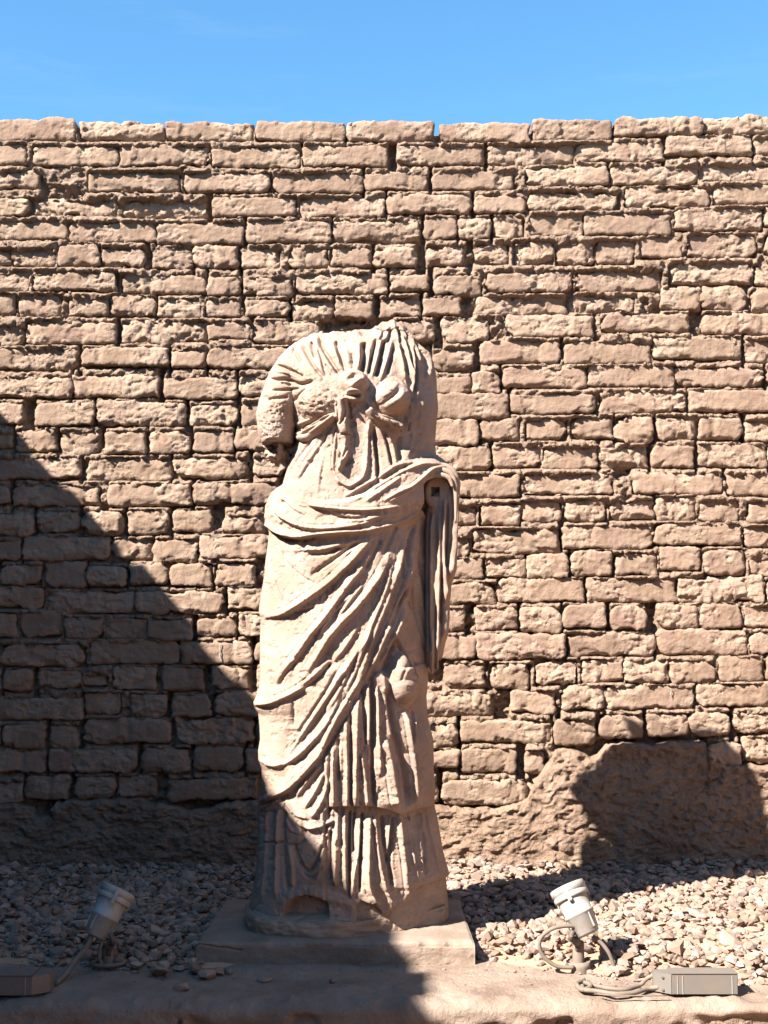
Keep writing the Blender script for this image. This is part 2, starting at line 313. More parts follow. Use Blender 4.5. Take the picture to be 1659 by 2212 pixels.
for i, (X0, X1, Z0, Z1, key) in enumerate(bricks):
    a, b = (X1 - X0) / 2, (Z1 - Z0) / 2
    rr = 0.95 if key in ROUGH else rnd.random() ** 1.6 * 0.85
    if key[1] > 520 and key[1] < 700: rr = max(rr, 0.35)
    top = key[1] < 300
    me = brick_mesh(a, b, i + 1, rr, depth=0.26 if top else 0.11)
    off = (rnd.random() - .5) * 0.016 + (0.008 if key in ROUGH else 0)
    off -= 0.004 * (key[1] > 1100)
    link('brick', me, M_BRICK, wall, ((X0 + X1) / 2, off, (Z0 + Z1) / 2)); nb += 1
print('bricks', nb)

# mud mortar: one pitted sheet that sits deep under each brick and swells out on the top of the next
gx = np.arange(-1.78, 1.781, 0.0051); gz = np.arange(-0.06, float(at_y(830, 283, 0)[1]), 0.0051)
GX, GZ = np.meshgrid(gx, gz)
cov = np.zeros(GX.shape, bool)
for X0, X1, Z0, Z1, key in bricks:
    i0, i1 = np.searchsorted(gx, (X0, X1)); k0, k1 = np.searchsorted(gz, (Z0, Z1)); cov[k0:k1, i0:i1] = True
nz = len(gz); dn = np.zeros(GX.shape); up = np.zeros(GX.shape)
last = np.full(len(gx), gz[0] - 0.05)
for k in range(nz):
    last = np.where(cov[k], gz[k], last); dn[k] = gz[k] - last
last = np.full(len(gx), gz[-1] + 0.06)
for k in range(nz - 1, -1, -1):
    last = np.where(cov[k], gz[k], last); up[k] = last - gz[k]
gap = dn + up + 1e-4; t = np.clip(up / gap, 0, 1)
bed = gap < 0.062
fill = fbm(GX * 3.1, GZ * 4.3, 2.2, 3)
hi = sstep(1.7, 2.4, GZ)
lump = fbm(GX * 24, GZ * 38, 1.1, 3)
under = up * cov; 
ful = np.clip(fill * 0.9 + 0.78 + 0.25 * hi, 0.05, 1.3)                 # how well each joint is still filled
Ytop = 0.034 - 0.018 * np.clip(ful - 0.2, 0, 1)                       # under the upper brick
Ybot = 0.010 - 0.018 * ful                                            # on top of the lower one
tt = sstep(0.12, 0.45 , t + lump * 0.25)
Yb = Ytop + (Ybot - Ytop) * tt + lump * 0.012
Yb = np.where(bed, Yb, 0.058 - 0.055 * sstep(0.72, 1.15, ful + lump * 0.25) + lump * 0.014)
# the bedding mud runs on over the worn upper arris of each brick
topd = np.zeros(GX.shape); run = np.full(len(gx), 1.0)
for k in range(nz - 1, -1, -1):
    run = np.where(cov[k], run + 0.0051, 0.0); topd[k] = run
Yb = np.where(cov, np.where(topd < 0.012 + 0.012 * lump, 0.012 - 0.012 * ful + topd * 0.6, 0.035), Yb)
for _ in range(1):
    P = np.pad(Yb, 1, mode='edge'); Yb = (P[1:-1, 1:-1] * 3 + P[:-2, 1:-1] + P[2:, 1:-1] + P[1:-1, :-2] + P[1:-1, 2:]) / 7
Yb = np.where(~cov | (topd < 0.02), Yb + fbm(GX * 60, GZ * 75, 4.4, 3) * 0.0075 + sstep(0.0, 0.25, fbm(GX * 36, GZ * 60, 14.4, 3)) * 0.009 - 0.004, Yb)
Yb = np.maximum(Yb, -0.018)
V = np.stack([GX, Yb, GZ], -1).reshape(-1, 3)
mo = link('mortar', mesh_np('mortar', V, grid_faces(*GX.shape)), M_MORTAR, wall)
# clods of fallen mud caught in the joints
def stones_mesh(name, C, S, seed, sub=0, flat=0.75, smooth=False, tint=True):
    rs = np.random.RandomState(seed)
    phi = (1 + 5 ** .5) / 2
    ico = np.array([(-1, phi, 0), (1, phi, 0), (-1, -phi, 0), (1, -phi, 0), (0, -1, phi), (0, 1, phi), (0, -1, -phi), (0, 1, -phi), (phi, 0, -1), (phi, 0, 1), (-phi, 0, -1), (-phi, 0, 1)], float)
    ico /= np.linalg.norm(ico[0])
    fc = np.array([(0, 11, 5), (0, 5, 1), (0, 1, 7), (0, 7, 10), (0, 10, 11), (1, 5, 9), (5, 11, 4), (11, 10, 2), (10, 7, 6), (7, 1, 8), (3, 9, 4), (3, 4, 2), (3, 2, 6), (3, 6, 8), (3, 8, 9), (4, 9, 5), (2, 4, 11), (6, 2, 10), (8, 6, 7), (9, 8, 1)])
    if sub:
        vs_ = [tuple(v) for v in ico]; mid = {}; nf = []
        def md(i, j):
            k = (min(i, j), max(i, j))
            if k not in mid:
                p = np.array(vs_[i]) + np.array(vs_[j]); p /= np.linalg.norm(p); vs_.append(tuple(p)); mid[k] = len(vs_) - 1
            return mid[k]
        for a_, b_, c_ in fc:
            x_, y_, z_ = md(a_, b_), md(b_, c_), md(c_, a_); nf += [(a_, x_, z_), (b_, y_, x_), (c_, z_, y_), (x_, y_, z_)]
        ico = np.array(vs_); fc = np.array(nf)
    n = len(C); k = len(ico)
    P = ico[None] * (1 + (rs.rand(n, k, 1) - .5) * (0.62 if not sub else 0.22))
    for c in range(7):                                    # split faces: cut by random planes, as crushed stone
        nrm = rs.randn(n, 1, 3); nrm /= np.linalg.norm(nrm, axis=2, keepdims=True)
        dcut = 0.50 + 0.32 * rs.rand(n, 1)
        d_ = (P * nrm).sum(2); over = np.clip(d_ - dcut, 0, None); P = P - nrm * over[..., None]
    P = P * (np.stack([0.75 + .6 * rs.rand(n), 0.7 + .5 * rs.rand(n), flat * (0.6 + .55 * rs.rand(n))], -1)[:, None, :])
    A = rs.rand(n, 3) * [6.28, 0.9, 6.28] - [0, .45, 0]
    ca, sa = np.cos(A), np.sin(A)
    Rz = np.zeros((n, 3, 3)); Rz[:, 0, 0] = ca[:, 0]; Rz[:, 0, 1] = -sa[:, 0]; Rz[:, 1, 0] = sa[:, 0]; Rz[:, 1, 1] = ca[:, 0]; Rz[:, 2, 2] = 1
    Rx = np.zeros((n, 3, 3)); Rx[:, 0, 0] = 1; Rx[:, 1, 1] = ca[:, 1]; Rx[:, 1, 2] = -sa[:, 1]; Rx[:, 2, 1] = sa[:, 1]; Rx[:, 2, 2] = ca[:, 1]
    P = np.einsum('nij,nkj->nki', Rz @ Rx, P)
    P = P * np.asarray(S)[:, None, None] + np.asarray(C)[:, None, :]
    F = (fc[None] + (np.arange(n) * k)[:, None, None]).reshape(-1, 3)
    me = mesh_np(name, P.reshape(-1, 3), F, smooth)
    if tint:
        at = me.color_attributes.new('tint', 'FLOAT_COLOR', 'POINT')
        v = 0.58 + 0.58 * rs.rand(n); w = rs.rand(n) ** 2 * 0.22
        c = np.stack([v, v * (1 - w * .6), v * (1 - w * 1.2), np.ones(n)], -1)
        at.data.foreach_set('color', np.repeat(c, k, axis=0).astype(np.float32).ravel())
    return me
rs = np.random.RandomState(9)
cand = np.argwhere((~cov) & (GZ > 0.35) & (GZ < 2.75) & (fill > -0.5))
pick = cand[rs.choice(len(cand), 2600, replace=False)]
Cc = np.stack([gx[pick[:, 1]], Yb[pick[:, 0], pick[:, 1]] + 0.001, gz[pick[:, 0]]], -1)
cl = link('mud_clods', stones_mesh('mud_clods', Cc, 0.004 + 0.010 * rs.rand(len(Cc)) ** 2.2, 3, sub=0, flat=0.8, tint=False), M_MORTAR, wall); cl['kind'] = 'stuff'
# the core of the wall behind the face
ztop = float(at_y(830, 281, 0)[1])
link('wall_core', box_mesh('wall_core', Matrix.Translation((0, 0.36, (ztop - 0.65) / 2)), 9.0, 0.56, ztop + 0.65, 0.01), M_MORTAR, wall)

# rubble render at the foot of the wall
TOP = [(-300, 1742), (0, 1735), (68, 1744), (72, 1760), (95, 1760), (119, 1731), (180, 1729), (234, 1723), (298, 1733), (356, 1740), (406, 1749), (449, 1746), (471, 1733), (543, 1731), (600, 1736), (937, 1739), (1028, 1749), (1101, 1739), (1142, 1725), (1172, 1668), (1184, 1650), (1202, 1614), (1239, 1620), (1280, 1634), (1296, 1628), (1312, 1610), (1403, 1605), (1472, 1601), (1527, 1606), (1537, 1640), (1586, 1652), (1659, 1652), (1950, 1650)]
tx = np.array([at_y(p[0], p[1], -0.03)[0] for p in TOP]); tz = np.array([at_y(p[0], p[1], -0.03)[1] for p in TOP])
nv = 110; gx2 = np.arange(-1.78, 1.781, 0.0062)
ztp = np.interp(gx2, tx, tz) + fbm(gx2 * 22, 3.3, 0.5, 3) * 0.012
v = np.linspace(0, 1, nv)[:, None]; ZB = -0.06
Z = ZB + (ztp[None] - ZB) * v; X = np.broadcast_to(gx2[None], Z.shape)
db = ztp[None] - Z
Yr = -0.030 - 0.030 * np.clip(db / 0.5, 0, 1) + 0.045 * (1 - np.sqrt(np.clip(1 - (1 - np.clip(db / 0.022, 0, 1)) ** 2, 0, 1)))
Yr = Yr + fbm(X * 5, Z * 9, 8.1, 4, 0.55) * 0.010 + fbm(X * 26, Z * 42, 1.7, 3) * 0.0085 + sstep(0.0, 0.22, fbm(X * 30, Z * 48, 11.7, 3)) * 0.008 + fbm(X * 80, Z * 110, 1.7, 2) * 0.003
panel = sstep(0.78, 0.86, X) * sstep(0, 0.05, db)            # smoother, set back panel on the right
Yr = Yr + panel * 0.020 - fbm(X * 26, Z * 42, 1.7, 3) * 0.005 * panel - (sstep(0.56, 0.62, X) - sstep(0.76, 0.83, X)) * 0.018 * sstep(0.02, .1, db)
crack = np.abs(fbm(X * 4.2, Z * 7.5, 33.0, 3)); Yr = Yr + (1 - sstep(0.0, 0.03, crack)) * 0.007 * panel
Yr[-1] = 0.06; Yr[-2] = np.maximum(Yr[-2], 0.02)
link('mud_render', mesh_np('mud_render', np.stack([X, Yr, Z], -1).reshape(-1, 3), grid_faces(*Z.shape)), M_RENDER, wall)
# a smear of white chalk on one brick
def smear(px, py0, py1, w, off=-0.02):
    P = []
    for k in range(9):
        q = py0 + (py1 - py0) * k / 8; X_, Z_ = at_y(px + rnd.uniform(-2, 2), q, off); P.append((float(X_), off, float(Z_)))
    return tube_mesh('chalk_mark', P, [w * rnd.uniform(.3, 1) for _ in P], 6, 2)
for s_ in ((476, 1389, 1430, .0022), (1449, 1487, 1508, .0018)):
    link('chalk_mark', smear(*s_, off=-0.006), M_CHALK, wall)

# ---------------------------------------------------- the side wall that throws the big diagonal shadow (left, outside the frame)
XW, HW = -2.446, 2.83
side = empty('side_wall', (XW, 0, 0), 'mudbrick wall beside the court on the left, seen only by its large diagonal shadow', 'wall')
link('wall_core', box_mesh('wall_core', Matrix.Translation((XW - 0.33, -3.6, (HW - 0.7) / 2 - 0.02)), 0.6, 7.1, HW + 0.66, 0.01), M_MORTAR, side, (-XW, 0, 0))
Vs, Fs = [], []; z = -0.6
while z < HW - 0.02:
    h = 0.083; y = -7.15 + rnd.random() * 0.2
    while y < -0.06:
        w = min(0.33, -0.055 - y); px_ = rnd.uniform(-.008, .008); dz = rnd.uniform(-.005, .005); base = len(Vs)
        bx = XW + px_; c = 0.010
        for (yy, zz, xx) in ((0, 0, 1), (w, 0, 1), (w, h, 1), (0, h, 1)):
            sy = c if yy == 0 else -c; sz = c if zz == 0 else -c
            Vs.append((bx - 0.5, y + yy, z + zz + dz)); Vs.append((bx - c, y + yy, z + zz + dz)); Vs.append((bx, y + yy + sy, z + zz + sz + dz))
        for k in range(4):
            j = (k + 1) % 4
            for q in range(2): Fs.append((base + 3 * k + q, base + 3 * j + q, base + 3 * j + q + 1, base + 3 * k + q + 1))
        Fs.append(tuple(base + 3 * k + 2 for k in range(4)))
        y += w + 0.018
    z += h + 0.021
for k in range(26):                                    # broken bricks left on the top of the wall
    y0 = -6.9 + k * 0.262; h = 0.02 + 0.055 * rnd.random() ** 2; w = rnd.uniform(.12, .24); base = len(Vs); x0, x1 = XW - .4, XW - rnd.uniform(0.0, .03)
    for xx in (x0, x1):
        for yy, zz in ((y0, HW - .05), (y0 + w, HW - .05), (y0 + w * .92, HW - 0.02 + h), (y0 + w * .1, HW - 0.02 + h * rnd.uniform(.6, 1))): Vs.append((xx, yy, zz))
    Fs += [(base, base + 1, base + 2, base + 3), (base + 4, base + 5, base + 6, base + 7)] + [(base + q, base + (q + 1) % 4, base + 4 + (q + 1) % 4, base + 4 + q) for q in range(4)]
sb = link('brick_courses', pymesh('brick_courses', Vs, Fs), M_BRICK, side, (-XW, 0, 0)); sb['kind'] = 'stuff'
# unseen wall added behind the viewer to block low sky and deepen the shade
court = empty('sky_block_wall', (0, -10.2, -.62), 'unseen mudbrick wall added behind the viewer to block light from the low sky', 'wall')
link('wall_body', box_mesh('wall_body', Matrix.Translation((0, -.5, 1.75)), 26, 1.0, 3.5, 0.03), M_MORTAR, court)


# unseen wall added on the right, bouncing warm sunlight into the shade
bounce_wall = empty('side_wall', (3.5, 0, 0), 'unseen sunlit mudbrick wall added on the right to bounce warm light into the shade', 'wall')
link('wall_core', box_mesh('wall_core', Matrix.Translation((3.5 + 0.33, -4.2, (HW - 0.7) / 2)), 0.6, 8.2, HW + 0.7, 0.02), M_MORTAR, bounce_wall, (-3.5, 0, 0))
# ------------------------------------------------------------------ ground, platform, gravel
tag(link('ground', pymesh('ground', [(-400, -400, -.62), (400, -400, -.62), (400, 400, -.62), (-400, 400, -.62)], [(0, 1, 2, 3)]), M_EARTH), kind='structure')
LEDGE_Y = -1.544
def ledge_edge(x): return LEDGE_Y + fbm(x * 2.3, 0.7, 1.0, 3) * 0.006
# profile of the mud-plastered ledge: top, rounded nose, broken face
gx = np.arange(-2.44, 2.6, 0.0085)
prof = [(y, 0.0) for y in np.linspace(0.05, -0.95, 14)] + [(y, 0.0) for y in np.linspace(-0.98, -1.50, 50)]
for k in range(1, 11):
    w = R(90) * k / 10; prof.append((-1.50 - 0.044 * math.sin(w), -0.030 * (1 - math.cos(w))))
prof += [(-1.544, -0.030 - 0.008 * k) for k in range(1, 9)] + [(-1.544, -0.1 - 0.06 * k) for k in range(1, 10)]
prof = np.array(prof); X, K = np.meshgrid(gx, np.arange(len(prof)))
Yp = prof[:, 0][K]; Zp = prof[:, 1][K]
nose = sstep(-1.36, -1.5, Yp); face = sstep(-0.02, -0.05, Zp)
Yp = Yp + (ledge_edge(X) - LEDGE_Y) * nose
Zp = Zp + fbm(X * 4, Yp * 5, 0.4, 3) * 0.0030 + fbm(X * 22, Yp * 26, 3.4, 3) * 0.0018 * (1 + 2 * nose) + sstep(0.05, 0.2, fbm(X * 15, Yp * 24, 13.4, 3)) * 0.0025 - nose * (1 - face) * np.clip(fbm(X * 7, 2.0, 5.5, 3), 0, 1) * 0.006
Zp = Zp - (sstep(0.2, .4, X) * nose) * 0.004
broken = sstep(-0.02, 0.18, fbm(X * 5.5, Zp * 9, 7.7, 3)) * face
Yp = Yp + broken * 0.022 + face * fbm(X * 24, Zp * 30, 2.2, 3) * 0.006
crackx = -0.50 + fbm(0.3, Zp * 20 + Yp * 10, 1.0, 2) * 0.012
ck = (1 - sstep(0.0, 0.006, np.abs(X - crackx))) * sstep(-1.49, -1.53, Yp)
Zp = Zp - ck * 0.012 * (1 - face); Yp = Yp + ck * 0.02 * face
V = np.stack([X, Yp, Zp], -1).reshape(-1, 3)
plat = tag(link('platform', mesh_np('platform', V, grid_faces(*X.shape)[:, ::-1]), M_DUST), kind='structure')
# worn bricks showing in the broken face of the ledge
for k, (p0, p1, q0, q1) in enumerate(((1300, 1392, 2183, 2216), (1420, 1520, 2190, 2225), (1180, 1285, 2190, 2225), (960, 1090, 2189, 2222), (640, 740, 2186, 2222), (262, 330, 2184, 2222), (1545, 1650, 2186, 2222), (120, 235, 2192, 2226), (800, 930, 2192, 2226), (440, 560, 2192, 2226))):
    X0, Z1 = at_y(p0, q0, -1.55); X1, Z0 = at_y(p1, q1, -1.55)
    a, b = float(X1 - X0) / 2, 0.036
    link('brick', brick_mesh(a, b, 900 + k, 0.6, depth=0.06), M_MORTAR, plat, (float(X0 + X1) / 2, -1.529 + 0.004 * (k % 3), float(Z1) - b))

# gravel of crushed limestone
def front_edge(x):          # where the chips give way to the dusty ledge
    pts = [(-2.4, -1.17), (-1.3, -1.20), (-0.85, -1.215), (-0.62, -1.27), (-0.40, -1.235), (-0.33, -1.20), (0.25, -1.17), (0.33, -1.20), (0.45, -1.26), (0.6, -1.33), (0.85, -1.40), (1.1, -1.44), (2.5, -1.46)]
    return np.interp(x, [p[0] for p in pts], [p[1] for p in pts])
rs = np.random.RandomState(21)
N = 15500
gxs = rs.uniform(-1.75, 1.75, N); gys = rs.uniform(-1.56, 0.01, N)
d = gys - front_edge(gxs) + fbm(gxs * 9, gys * 9, 1.2, 2) * 0.03
keep = (d > 0) | (rs.rand(N) < 0.10 * np.exp(d / 0.05))
slab_in = (np.abs(gxs + 0.125) < 0.37) & (gys > -1.225) & (gys < -0.72)
keep &= ~slab_in
gxs, gys, d = gxs[keep], gys[keep], d[keep]
pile = 0.018 * sstep(0, 0.15, d) + 0.012 * fbm(gxs * 5, gys * 5, 3, 2) * sstep(0, .2, d) + 0.012 * sstep(-0.25, 0.0, gys)
size = 0.008 + 0.015 * rs.rand(len(gxs)) ** 1.5
big_ = rs.rand(len(gxs)) < 0.02; size = np.where(big_, 0.022 + 0.012 * rs.rand(len(gxs)), size)
size = np.where(d < 0.01, size * 0.6, size)
gzs = np.clip(pile + rs.rand(len(gxs)) * 0.016 * sstep(0, 0.08, d), 0.0, 1) + size * 0.35
tag(link('gravel', stones_mesh('gravel', np.stack([gxs, gys, gzs], -1), size, 4, sub=0, flat=0.7), M_GRAVEL), kind='stuff', label='pale crushed limestone gravel along the foot of the wall')
# crumbs and grit on the ledge
Ng = 1500; cx = rs.uniform(-1.4, 1.4, Ng); cyy = rs.uniform(-1.53, -1.18, Ng)
w = rs.rand(Ng) < np.exp(-(cyy - front_edge(cx) + 0.02) ** 2 / 0.006) * 0.8 + 0.06
cx, cyy = cx[w], cyy[w]; cs = 0.0012 + 0.0045 * rs.rand(len(cx)) ** 3
tag(link('grit', stones_mesh('grit', np.stack([cx, cyy, cs * .4 + 0.001], -1), cs, 6), M_GRAVEL), kind='stuff', label='fine grit scattered over the dusty ledge')
# dry earth under and between the chips
gx3 = np.arange(-2.44, 2.6, 0.02); gy3 = np.arange(-1.5, 0.04, 0.02); X, Y = np.meshgrid(gx3, gy3)
dd = Y - front_edge(X); Zs = 0.006 + 0.012 * sstep(0, .15, dd) + 0.012 * sstep(-.25, 0, Y) + fbm(X * 9, Y * 9, 2, 3) * 0.004 - 0.03 * (1 - sstep(-.05, 0.03, dd))
tag(link('soil', mesh_np('soil', np.stack([X, Y, Zs], -1).reshape(-1, 3), grid_faces(*X.shape)), M_EARTH), kind='structure')

# loose stones that rolled onto the ledge
LOOSE = [(343, 2108, 44, 'largest loose pale stone on the ledge left of the slab'), (356, 2078, 34, 'loose stone at the gravel edge just behind the largest one'), (386, 2098, 32, 'loose pale stone right of the largest one on the ledge'),
         (421, 2103, 36, 'pale angular stone in front of the left corner of the slab'), (447, 2114, 38, 'stone nearest the viewer in the row by the slab corner'), (474, 2106, 30, 'small upright stone between two others by the slab corner'),
         (493, 2103, 27, 'rightmost small stone of the row by the slab corner'), (392, 2141, 28, 'lone wedge shaped stone lying forward on the dusty ledge'), (573, 2118, 32, 'flat dark stone lying alone before the slab')]
for k, (px, py, wpx, lab) in enumerate(LOOSE):
    X_, Y_ = at_z(px, py, 0.0); s = wpx * 3.35 / 2700 / 2 * 1.05
    fl = 0.45 if k == 8 else 0.8
    me = stones_mesh('loose_stone', np.zeros((1, 3)), [s], 100 + k, sub=1, flat=fl)
    zmin = min(v.co.z for v in me.vertices)
    o = link('loose_stone', me, M_GRAVEL, None, (float(X_), float(Y_), -zmin - 0.003))
    tag(o, lab, 'stone', 'loose stones on the ledge')
# ------------------------------------------------------------------ slab under the statue
SL_Y, SL_TOP = -1.212, 0.062
sx0, sx1 = float(at_y(424, 2060, SL_Y)[0]), float(at_y(1026, 2060, SL_Y)[0])
def slab_mesh():
    nx, ny = 170, 60
    u = np.linspace(0, 1, nx); prof = []
    for k in range(31): prof.append((SL_Y, -0.02 + (SL_TOP - 0.012 + 0.02) * k / 30))
    for k in range(1, 7):
        w = R(90) * k / 6; prof.append((SL_Y + 0.007 * (1 - math.cos(w)), SL_TOP - 0.012 + 0.010 * math.sin(w)))
    for y in np.linspace(SL_Y + 0.012, SL_Y + 0.52, 40): prof.append((y, SL_TOP))
    prof.append((SL_Y + 0.52, -0.02)); prof = np.array(prof)
    U, K = np.meshgrid(u, np.arange(len(prof))); Y = prof[:, 0][K].copy(); Z = prof[:, 1][K].copy()
    X = sx0 + (sx1 - sx0) * U
    X = X + (U - 0.5) * -0.02 * (Y - SL_Y) / 0.5
    Y = Y + fbm(X * 6, Z * 9, 1.5, 3) * 0.004 * (K < 38); Z = Z + fbm(X * 5, Y * 6, 9.5, 3) * 0.0022 * (K > 25)
    ckz = SL_TOP - 0.006 - 0.10 * (U - 0.0) + fbm(U * 30, 0.3, 0.8, 2) * 0.002; Y = Y + (1 - sstep(0.0, 0.0028, np.abs(Z - ckz))) * 0.010 * (U < 0.16) * (K < 36)
    Y = Y + (K < 34) * fbm(X * 45, Z * 60, 2.5, 3) * 0.0014
    rim = np.minimum(U, 1 - U) * (sx1 - sx0); dropz = np.clip(1 - rim / 0.008, 0, 1) ** 2 * 0.008
    Z = Z - dropz * (K > 30)
    edge = ((K > 29) & (K < 38)); chip = sstep(0.15, 0.5, fbm(X * 12, 0.2, 6.6, 3)); Y = Y + edge * chip * 0.008; Z = Z - edge * chip * 0.005
    V = np.stack([X, Y, Z], -1).reshape(-1, 3); F = grid_faces(*X.shape).tolist(); m = nx; n = len(prof)
    V = V.tolist()
    for side_, j in ((0, 0), (1, nx - 1)):
        c = [i * m + j for i in range(n)]; F.append(c if side_ else c[::-1])
    return pymesh('stone_slab', V, F, False)
me = slab_mesh()
for p in me.polygons: p.use_smooth = len(p.vertices) == 4
slab = tag(link('stone_slab', me, M_SLAB), 'low dusty stone slab carrying the headless statue', 'slab')

# ------------------------------------------------------------------ the statue
YC = -0.93                                        # plane through the middle of the figure
S_PX = float(at_y(831, 1500, YC)[0] - at_y(830, 1500, YC)[0])     # metres per traced pixel at that plane
TAGS = {'J': (520.5, 683.2, .30718), 'K': (520.5, 1030.2, .30718), 'L': (520.5, 1409.7, .30718), 'M': (488.0, 1735.0, .32683),
        'A1': (542.2, 688.6, .16341), 'A2': (732.0, 688.6, .16341), 'A3': (542.2, 894.6, .16341), 'A4': (732.0, 894.6, .16341),
        'A5': (732.0, 1111.5, .16341), 'A6': (732.0, 1328.4, .16341), 'O': (0, 0, 1.0)}
def tp(tagname, pts):
    ox, oy, s = TAGS[tagname]; return np.array([(ox + x * s, oy + y * s) for x, y in pts])
FX0, FY0, FW, FH, FS = 500.0, 670.0, 520, 1380, 1.0
Fld = np.zeros((FH, FW), np.float32)
GXf, GYf = np.meshgrid(FX0 + np.arange(FW), FY0 + np.arange(FH))
def seg_field(P, pad):
    x0, x1 = int(max(0, P[:, 0].min() - pad - FX0)), int(min(FW, P[:, 0].max() + pad - FX0 + 1))
    y0, y1 = int(max(0, P[:, 1].min() - pad - FY0)), int(min(FH, P[:, 1].max() + pad - FY0 + 1))
    if x1 <= x0 or y1 <= y0: return None
    sl = (slice(y0, y1), slice(x0, x1)); X = GXf[sl].astype(float); Y = GYf[sl].astype(float)
    best = np.full(X.shape, 1e9); sg = np.zeros(X.shape); tt = np.zeros(X.shape)
    L = np.concatenate([[0], np.cumsum(np.hypot(*np.diff(P, axis=0).T))]); T = L[-1] + 1e-9
    for i in range(len(P) - 1):
        a, b = P[i], P[i + 1]; d = b - a; l2 = d @ d + 1e-12
        t = np.clip(((X - a[0]) * d[0] + (Y - a[1]) * d[1]) / l2, 0, 1)
        qx, qy = X - a[0] - t * d[0], Y - a[1] - t * d[1]; dist = np.hypot(qx, qy)
        m = dist < best; best[m] = dist[m]
        nx_, ny_ = -d[1], d[0]                                # pick the normal that points to lower right
        if nx_ * 1.0 + ny_ * 0.85 < 0: nx_, ny_ = -nx_, -ny_
        sg[m] = np.sign(qx * nx_ + qy * ny_)[m]; tt[m] = ((L[i] + t * (L[i + 1] - L[i])) / T)[m]
    return sl, best * sg, best, tt
def ridge(tagname, pts, w, h, ws=None, taper=0.14, flip=False, spline=4):
    """a cloth fold: broad on its lit side, steep on the lower right"""
    P = tp(tagname, pts)
    if spline and len(P) > 2: P = catmull(P, spline)
    ws = ws if ws else max(2.0, w * 0.38)
    r = seg_field(P, w * 2.6 + 4)
    if r is None: return
    sl, s, b, t = r
    if flip: s = -s
    taper = min(0.5, taper * 2.4); tap = np.clip(np.minimum(t, 1 - t) / max(taper, 1e-3), 0, 1) ** 0.9 if taper else 1.0
    wl = w * (0.55 + 0.45 * tap) if taper else w
    prof = np.where(s < 0, np.exp(-(np.abs(s) / wl) ** 1.35), 1 / (1 + np.exp((s - ws) / (ws * 0.18))) * 0.5 + 0.5 * np.exp(-(s / (ws * 1.1)) ** 2))
    Fld[sl] += (h * tap * prof).astype(np.float32)
    if h >= 8: Fld[sl] -= (2.3 * tap * np.exp(-((s + 0.85 * w) / 1.7) ** 2)).astype(np.float32)      # a fine crease beside each large fold
def groove(tagname, pts, w, h, taper=0.12, spline=4):
    P = tp(tagname, pts)
    if spline and len(P) > 2: P = catmull(P, spline)
    r = seg_field(P, w * 3)
    if r is None: return
    sl, s, b, t = r
    tap = np.clip(np.minimum(t, 1 - t) / taper, 0, 1) ** 0.7
    Fld[sl] -= (h * tap * np.exp(-(b / w) ** 2)).astype(np.float32)
def roll(tagname, pts, w, h, taper=0.05, spline=4, power=0.55):
    P = tp(tagname, pts)
    if spline and len(P) > 2: P = catmull(P, spline)
    w_ = max(w) if isinstance(w, (list, tuple)) else w
    r = seg_field(P, w_ + 2)
    if r is None: return
    sl, s, b, t = r
    ww = np.interp(t, np.linspace(0, 1, len(w)), w) if isinstance(w, (list, tuple)) else w
    tap = np.clip(np.minimum(t, 1 - t) / taper, 0, 1) ** 0.6 if taper else 1.0
    Fld[sl] += (h * tap * np.clip(1 - (b / ww) ** 2, 0, 1) ** power).astype(np.float32)
def bump(tagname, c, rx, ry, h, power=1.0, rot=0):
    (cx, cy), = tp(tagname, [c]); cr, sr = math.cos(rot), math.sin(rot)
    dx, dy = GXf - cx, GYf - cy; u = (dx * cr + dy * sr) / rx; v_ = (-dx * sr + dy * cr) / ry
    Fld[:] += (h * np.clip(1 - u * u - v_ * v_, 0, 1) ** power).astype(np.float32)
def inside(tagname, pts, soft=2.0):
    """soft mask of a polygon in the traced picture"""
    P = tp(tagname, pts); X, Y = GXf.astype(float), GYf.astype(float); ins = np.zeros(X.shape, bool); best = np.full(X.shape, 1e9)
    n = len(P)
    for i in range(n):
        a, b = P[i], P[(i + 1) % n]
        c = ((a[1] > Y) != (b[1] > Y)) & (X < (b[0] - a[0]) * (Y - a[1]) / (b[1] - a[1] + 1e-9) + a[0]); ins ^= c
        d = b - a; t = np.clip(((X - a[0]) * d[0] + (Y - a[1]) * d[1]) / (d @ d + 1e-9), 0, 1)
        best = np.minimum(best, np.hypot(X - a[0] - t * d[0], Y - a[1] - t * d[1]))
    return sstep(-soft, soft, np.where(ins, best, -best))

# ---- big forms
bump('J', (530, 600), 48, 42, 14, 1.0); bump('J', (1065, 570), 40, 41, 22, 0.8)   # breasts
bump('J', (600, 1130), 95, 75, 10, 1.0)                            # belly
bump('L', (180, 250), 60, 220, 9, 1.0)                             # the leg that carries the weight
